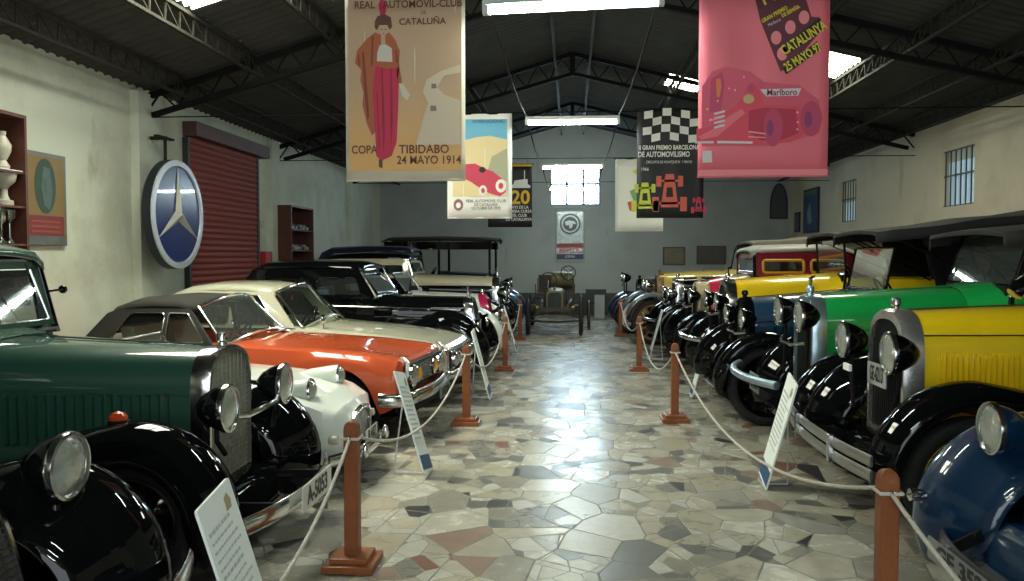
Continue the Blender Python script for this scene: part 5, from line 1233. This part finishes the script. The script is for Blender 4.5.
mb = MB(); mb.loft([[Vector((x, y, z+.06*(1-(y/.8)**2))) for y in (-.8, -.5, 0, .5, .8)] for x, z in ((-.05, 1.92), (.0, 1.98), (-.3, 2.0), (-1.3, 2.02), (-2.4, 2.0), (-2.5, 1.95))], False, False)
cn = mb.obj('canopy', CANVAS, c9, solid=.03)
for x in (-.15, -1.25, -2.4):
    for s in (-1, 1): MB().bar((x, s*.74, .9 if x < -1 else 1.05), (x, s*.74, 1.97), .05).obj('canopy_post', BLACK, cn, smooth=0)
for s in (-1, 1): MB().bar((-.1, s*.76, 1.88), (-2.45, s*.76, 1.88), .03, .16).obj('canopy_rail', BLACK, cn, smooth=0)

# ================================================================== RIGHT ROW (noses to -X)
b20 = dict(fR=.475, crown=.05, lip=.06, apron=.14, apz=.16)
RBLUE = paint('teal_blue_paint', (.001, .020, .058), .28)
r1 = prewar('dark blue vintage car with blue fender and long GE plate, lower right corner', (1.93, 3.42), True, body=RBLUE, fend=RBLUE, radm=RBLUE, gm=MESH, zrad=1.12, wrad=.28, zbot=.36, rake=.14, rsh=.5, rp=2.4, hl=1.2, zc=1.16, wc=.42,
    axle=-.28, wr=.34, ww=.15, lampx=.06, lampy=.40, lampz=.88, lampr=.115, lampm=RBLUE, lampbar=False, lampon='none', louv=0, bumper='single', bx=.30, bw=.66, bz=.34, bh=.12, bm=mat('bumper_grey', (.07, .072, .07), .35, .5),
    pl=[('GE 352', (.32, -.10, .345), .60, .10, PLATEG, 1, .10)], top='closed', ztop=1.6, topend=1.8, wstyle='disc', rimm=RBLUE, fR=.47, crown=.10, lip=.2, apron=.16, apz=.1, fyi=.44, fyo=.82, fa0=-15, fa1=90, fnose=.65)
for s in (-1, 1):
    h = MB().lathe([(0, -.10), (.022, -.06), (.032, 0), (.03, .03), (0, .045)], (.30, s*.60, .52), (1, 0, 0), 16).obj('side_lamp', CHROME, r1)
    MB().bar((.29, s*.60, .50), (.22, s*.60, .44), .015).obj('lamp_stem', CHROME, h, smooth=0)
YEL1 = paint('yellow_paint', (1.0, .66, .010), .35); YEL2 = paint('yellow_paint_side', (.50, .33, .012), .35)
SPY = mat('yellow_rim', (.62, .55, .03), .4)
r2 = prewar('bright yellow vintage car with louvred bonnet, black fenders and a double bar bumper, right foreground', (2.0, 5.45), True, body=YEL1, hoodm=YEL1, radm=BNICK, gm=MESH, zrad=1.31, wrad=.31, zbot=.5, rsh=.60, rp=2.7, rrim=.04, rdepth=.12, capm=NICKEL,
    hl=1.25, zc=1.36, wc=.40, zbelt=1.28, axle=-.24, wr=.38, ww=.13, lampx=.13, lampy=.42, lampz=1.075, lampr=.125, lampm=BLACK, lampd=.9, lampbar=False, seam=(1.17, 1.19), louv=32, louvz=(.86, 1.07), louvx=(.20, 1.20), hoodline=mat('hood_seam', (.05, .03, .005), .5),
    bumper='double', bx=.44, bw=.84, bz=.49, bh=.066, bm=mat('bumper_nickel', (.36, .36, .33), .32, .8), pl=[('GE-6213', (.07, .07, .90), .32, .14, mat('plate_silver', (.34, .35, .33), .4), 1)], wstyle='wire', rimm=SPY, steer=.12, top='soft', topm=CANVAS, ztop=1.85, ztop2=2.0, wind=True, windrake=.12, **{**b20, 'fR': .50, 'crown': .065})
mb = MB(); mb.lathe([(.0, -.0), (.045, .01), (.05, .05), (.03, .12), (.016, .26)], (-.56, .44, 1.43), (-.62, 0, .78), 16)
hn = mb.obj('horn', BLACK, r2); MB().lathe([(.0, -.012), (.035, -.01), (.048, .0)], (-.56, .44, 1.43), (-.62, 0, .78), 16).obj('horn_rim', CHROME, hn); MB().tube([(-.72, .44, 1.63), (-.95, .44, 1.66), (-1.5, .5, 1.52)], .012, 6).obj('horn_stem', BLACK, hn)
MB().box((.20, -.10, .925), (.02, .12, .045)).obj('badge', WHITEP, r2, smooth=0, bevel=.004)
GRN = paint('bright_green_paint', (.008, .36, .075), .35)
r3 = prewar('bright green vintage car with silver blue radiator shell and black fenders, behind the yellow one', (1.94, 7.12), True, body=GRN, hoodm=GRN, radm=mat('pale_blue_chrome', (.42, .55, .62), .28, .85), gm=MESH, zrad=1.33, wrad=.29, zbot=.52, rp=2.8, rdepth=.11,
    hl=1.15, zc=1.40, wc=.42, zcowl=1.44, cowl=.28, zbelt=1.38, axle=-.27, wr=.39, ww=.12, lampx=.12, lampy=.34, lampz=1.17, lampr=.128, lampm=BLACK, lampd=.8, lampbar=.95, louv=14, louvz=(.80, 1.05), bumper='tube', bx=.54, bw=.70, bz=.66,
    bm=mat('bumper_steel', (.30, .38, .44), .35, .7), pl=[('GE-2915', (.42, .12, .60), .34, .15, PLATEG, 1)], wstyle='wood', rimm=mat('grey_rim', (.10, .10, .10), .5), top='soft', ztop=1.83, ztop2=2.05, windh=.40, windw=.55, windrake=.12, seats=LEATHR, mascot=True, **{**b20, 'fR': .50})
BLU2 = paint('slate_blue_paint', (.012, .050, .105), .35)
r4 = prewar('slate blue vintage tourer with a black radiator and tall clear windscreen, behind the green car', (1.76, 8.85), True, body=BLU2, hoodm=BLU2, radm=BLACK, capm=BLACK, gm=MESH, zrad=1.22, wrad=.27, zbot=.5, rp=2.2, rdepth=.10,
    hl=1.05, zc=1.30, wc=.38, cowl=.25, zbelt=1.28, axle=-.14, wr=.39, ww=.11, lampx=.06, lampy=.42, lampz=1.02, lampr=.105, lampm=BLACK, louv=10, louvz=(.72, .95), bumper=None, top='soft', ztop=1.88, ztop2=2.12, topend=2.0, windh=.42, windw=.55, rimm=BLACK, wstyle='wood', hoodline=CHROME, **b20)
r5 = prewar('yellow vintage tourer with chrome radiator and crimson wheels, behind the slate blue tourer', (1.88, 10.55), True, body=YEL1, hoodm=YEL1, radm=CHROME, gm=MESH, zrad=1.36, wrad=.28, zbot=.5, rp=2.6, hl=1.05, zc=1.42, wc=.40, zbelt=1.38, axle=-.16, wr=.38, ww=.12,
    lampx=.14, lampy=.40, lampz=1.10, lampr=.11, lampm=BLACK, louv=12, bumper='tube', bx=.50, bw=.66, bz=.66, wstyle='wire', rimm=mat('crimson_rim', (.35, .01, .05), .4), top='soft', topm=CANVAS, ztop=1.90, ztop2=2.0, windh=.42, windw=.55, windrake=-.03, mascot=True, **b20)
CREAMR = paint('beige_red_paint', (.42, .36, .22), .35)
r6 = prewar('beige vintage saloon with a crimson scuttle and yellow window frames, behind the second yellow tourer', (1.80, 12.35), True, body=mat('maroon_body', (.20, .012, .03), .35, coat=.8), hoodm=CREAMR, radm=CREAMR, gm=MESH, zrad=1.28, wrad=.28, zbot=.5, rp=2.2, hl=.60, zc=1.38, wc=.42, cowl=.18, zbelt=1.38,
    axle=-.14, wr=.38, lampx=.12, lampy=.38, lampz=1.08, lampr=.11, lampm=BLACK, louv=10, bumper=None, top='closed', wtrim=mat('window_frame_yellow', (.66, .28, .01), .4), roofm=mat('roof_grey', (.30, .30, .27), .5), ztop=1.72, topend=1.5, windrake=.0, windm=BLACK, wstyle='wood', rimm=WOODS, **b20)
MB().loft([arch_sec(.297, .60, 1.305, -.18, .62, 2.2), arch_sec(.345, .60, 1.345, -.38, .62, 2.2)], False, False).obj('crimson_band', mat('crimson_paint', (.45, .01, .05), .35, coat=.8), r6)
r7 = prewar('black vintage tourer with tan canvas top and squared chrome radiator, right row', (1.72, 14.2), True, body=BLACK, hoodm=BLACK, radm=CHROME, gm=MESH, zrad=1.28, wrad=.27, zbot=.5, rp=4, rsh=.8, hl=1.0, zc=1.33, wc=.38, zbelt=1.3, axle=-.12, wr=.38, lampx=.14, lampy=.38, lampz=1.02,
    lampr=.115, lampm=CHROME, bumper='single', bh=.05, bx=.5, bw=.6, bz=.6, top='soft', topm=CANVAST, ztop=1.86, ztop2=1.98, wstyle='wood', rimm=BLACK, hoodline=CHROME, **b20)
YEL3 = paint('pale_yellow_paint', (.52, .40, .10), .4)
r8 = prewar('pale yellow open vintage car with grey fenders and wooden spoked wheels', (1.62, 16.2), True, body=YEL3, hoodm=YEL3, fend=mat('grey_fender', (.10, .11, .115), .35, coat=.5), radm=mat('brass_shell', (.20, .12, .05), .35, .7), gm=MESH, zrad=1.32, wrad=.28, zbot=.55, rp=3, hl=1.25, zc=1.38, wc=.38, zbelt=1.3,
    axle=.1, wr=.42, ww=.11, lampx=.22, lampy=.36, lampz=1.08, lampr=.13, lampm=CHROME, bumper=None, top='open', windh=.42, louv=8, wstyle='wood', rimm=WOODS, fR=.52, crown=.03, lip=.04, fyi=.54, fyo=.80, fa0=15)
r9 = prewar('navy vintage car with a white disc wheel, farthest in the right row', (1.42, 18.4), True, body=DBLUE, hoodm=DBLUE, fend=DBLUE, radm=BLACK, zrad=1.15, wrad=.27, zbot=.5, hl=1.0, zc=1.2, wc=.38, zbelt=1.15, axle=.12, wr=.38, ww=.12, lampx=.30, lampy=.40, lampz=1.18, lampr=.11, lampm=BLACK,
    bumper=None, top='none', wstyle='disc', rimm=mat('white_disc', (.62, .59, .54), .5), fR=.43, crown=.05, lip=.05, apron=.12)

# ================================================================== stripped chassis at the far end of the aisle, seen from the front
KH = mat('khaki_paint', (.14, .12, .055), .5, noise=.3); RUSTM = mat('rusty_steel', (.055, .042, .03), .6, .3, noise=.4)
t = thing('open_chassis_car', 'old stripped chassis vehicle with khaki radiator and two steering wheels, facing along the aisle', 'vehicle', (-.36, 17.3, 0), -PI/2)
mb = MB()
for s in (-1, 1): mb.bar((.2, s*.26, .55), (-2.9, s*.36, .58), .05, .10)
for x in (.2, -.7, -1.6, -2.7): mb.bar((x, -.34, .55), (x, .34, .55), .06, .08)
mb.obj('chassis', RUSTM, t, smooth=0)
mb = MB(); mb.tube([(0, -.60, .38), (0, -.5, .30), (0, 0, .27), (0, .5, .30), (0, .60, .38)], .022, 8)
mb.tube([(-.02, -.5, .36), (0, -.25, .46), (0, 0, .50), (0, .25, .46), (-.02, .5, .36)], .02, 6); MB().tube([(-2.4, -.6, .38), (-2.4, .6, .38)], .035, 8).obj('rear_axle', RUSTM, t)
for s in (-1, 1): mb.tube([(.45, s*.0, .0+.5), (.1, s*.35, .42)], .01, 6)
mb.obj('front_axle', RUSTM, t)
for s in (-1, 1):
    wheel(t, 0, s*.55, .38, .38, .085, 'wood', RUSTM, RUSTM, s); wheel(t, -2.4, s*.58, .38, .38, .10, 'wood', RUSTM, RUSTM, s)
MB().lathe([(.30, -.0), (.33, .01), (.33, .05), (.30, .06)], (-.9, .70, .36), (0, 1, 0), 28).obj('spare_rim', RUSTM, t)
radiator(t, .175, .40, .93, KH, MESH, .8, 3.5, .10, .03, 0, 12, True, None, 'bars', KH)
mb = MB(); mb.loft([arch_sec(.165, .5, .91, -.1, .7, 3), arch_sec(.22, .5, .97, -.65, .7, 3)], False, True); mb.obj('bonnet', KH, t)
MB().lathe([(0, 0), (.16, 0), (.17, .03), (.17, .45), (.16, .48), (0, .48)], (-1.35, -.10, 1.13), (0, 1, 0), 28).obj('fuel_drum', KH, t)
mb = MB(); mb.box((-1.3, 0, .80), (.5, .9, .04)); mb.box((-1.62, 0, 1.02), (.05, .8, .40)); mb.obj('bench', RUSTM, t, smooth=0)
steering(t, -.75, -.15, 1.12, .18, RUSTM, .3); steering(t, -1.1, .28, 1.28, .16, RUSTM, .3)
for s in (-1, 1):
    mb = MB(); mb.bar((-.55, s*.42, .55), (-.55, s*.42, 1.05), .02); mb.bar((-.55, s*.42, .75), (-.2, s*.24, .75), .015); mb.bar((-.55, s*.42, .9), (-.55, s*.2, .9), .015); MB().bar((-1.2, s*.40, .6), (-1.2, s*.40, 1.15), .02).obj('seat_bracket', RUSTM, t, smooth=0)
    mb.box((-.35, s*.46, .55), (.25, .10, .12)); mb.obj('bracket', RUSTM, t, smooth=0)
for s in (-1, 1):
    h = MB().lathe([(0, -.08), (.05, -.05), (.06, 0), (.05, .01), (0, .02)], (-.1, s*.38, .55+.0), (1, 0, 0), 14).obj('lamp', mat('brass', (.35, .26, .12), .3, 1), t)
# stand and stool by the far wall
t = thing('display_easel', 'dark display stand with a white sheet beside the stripped chassis vehicle', 'stand', (.62, 21.6, 0)); t.scale = (.68, 1, .85)
mb = MB()
for s in (-1, 1): mb.bar((s*.32, 0, 0), (s*.32, 0, .92), .035)
mb.bar((-.32, 0, .5), (.32, 0, .5), .03); mb.obj('legs', DARK, t, smooth=0)
MB().box((0, -.02, .72), (.78, .03, .42)).obj('board', mat('board_black', (.02, .022, .022), .5), t, smooth=0)
MB().box((.14, -.045, .40), (.38, .01, .72)).obj('sheet', mat('sheet_grey', (.36, .38, .37), .6), t, smooth=0)
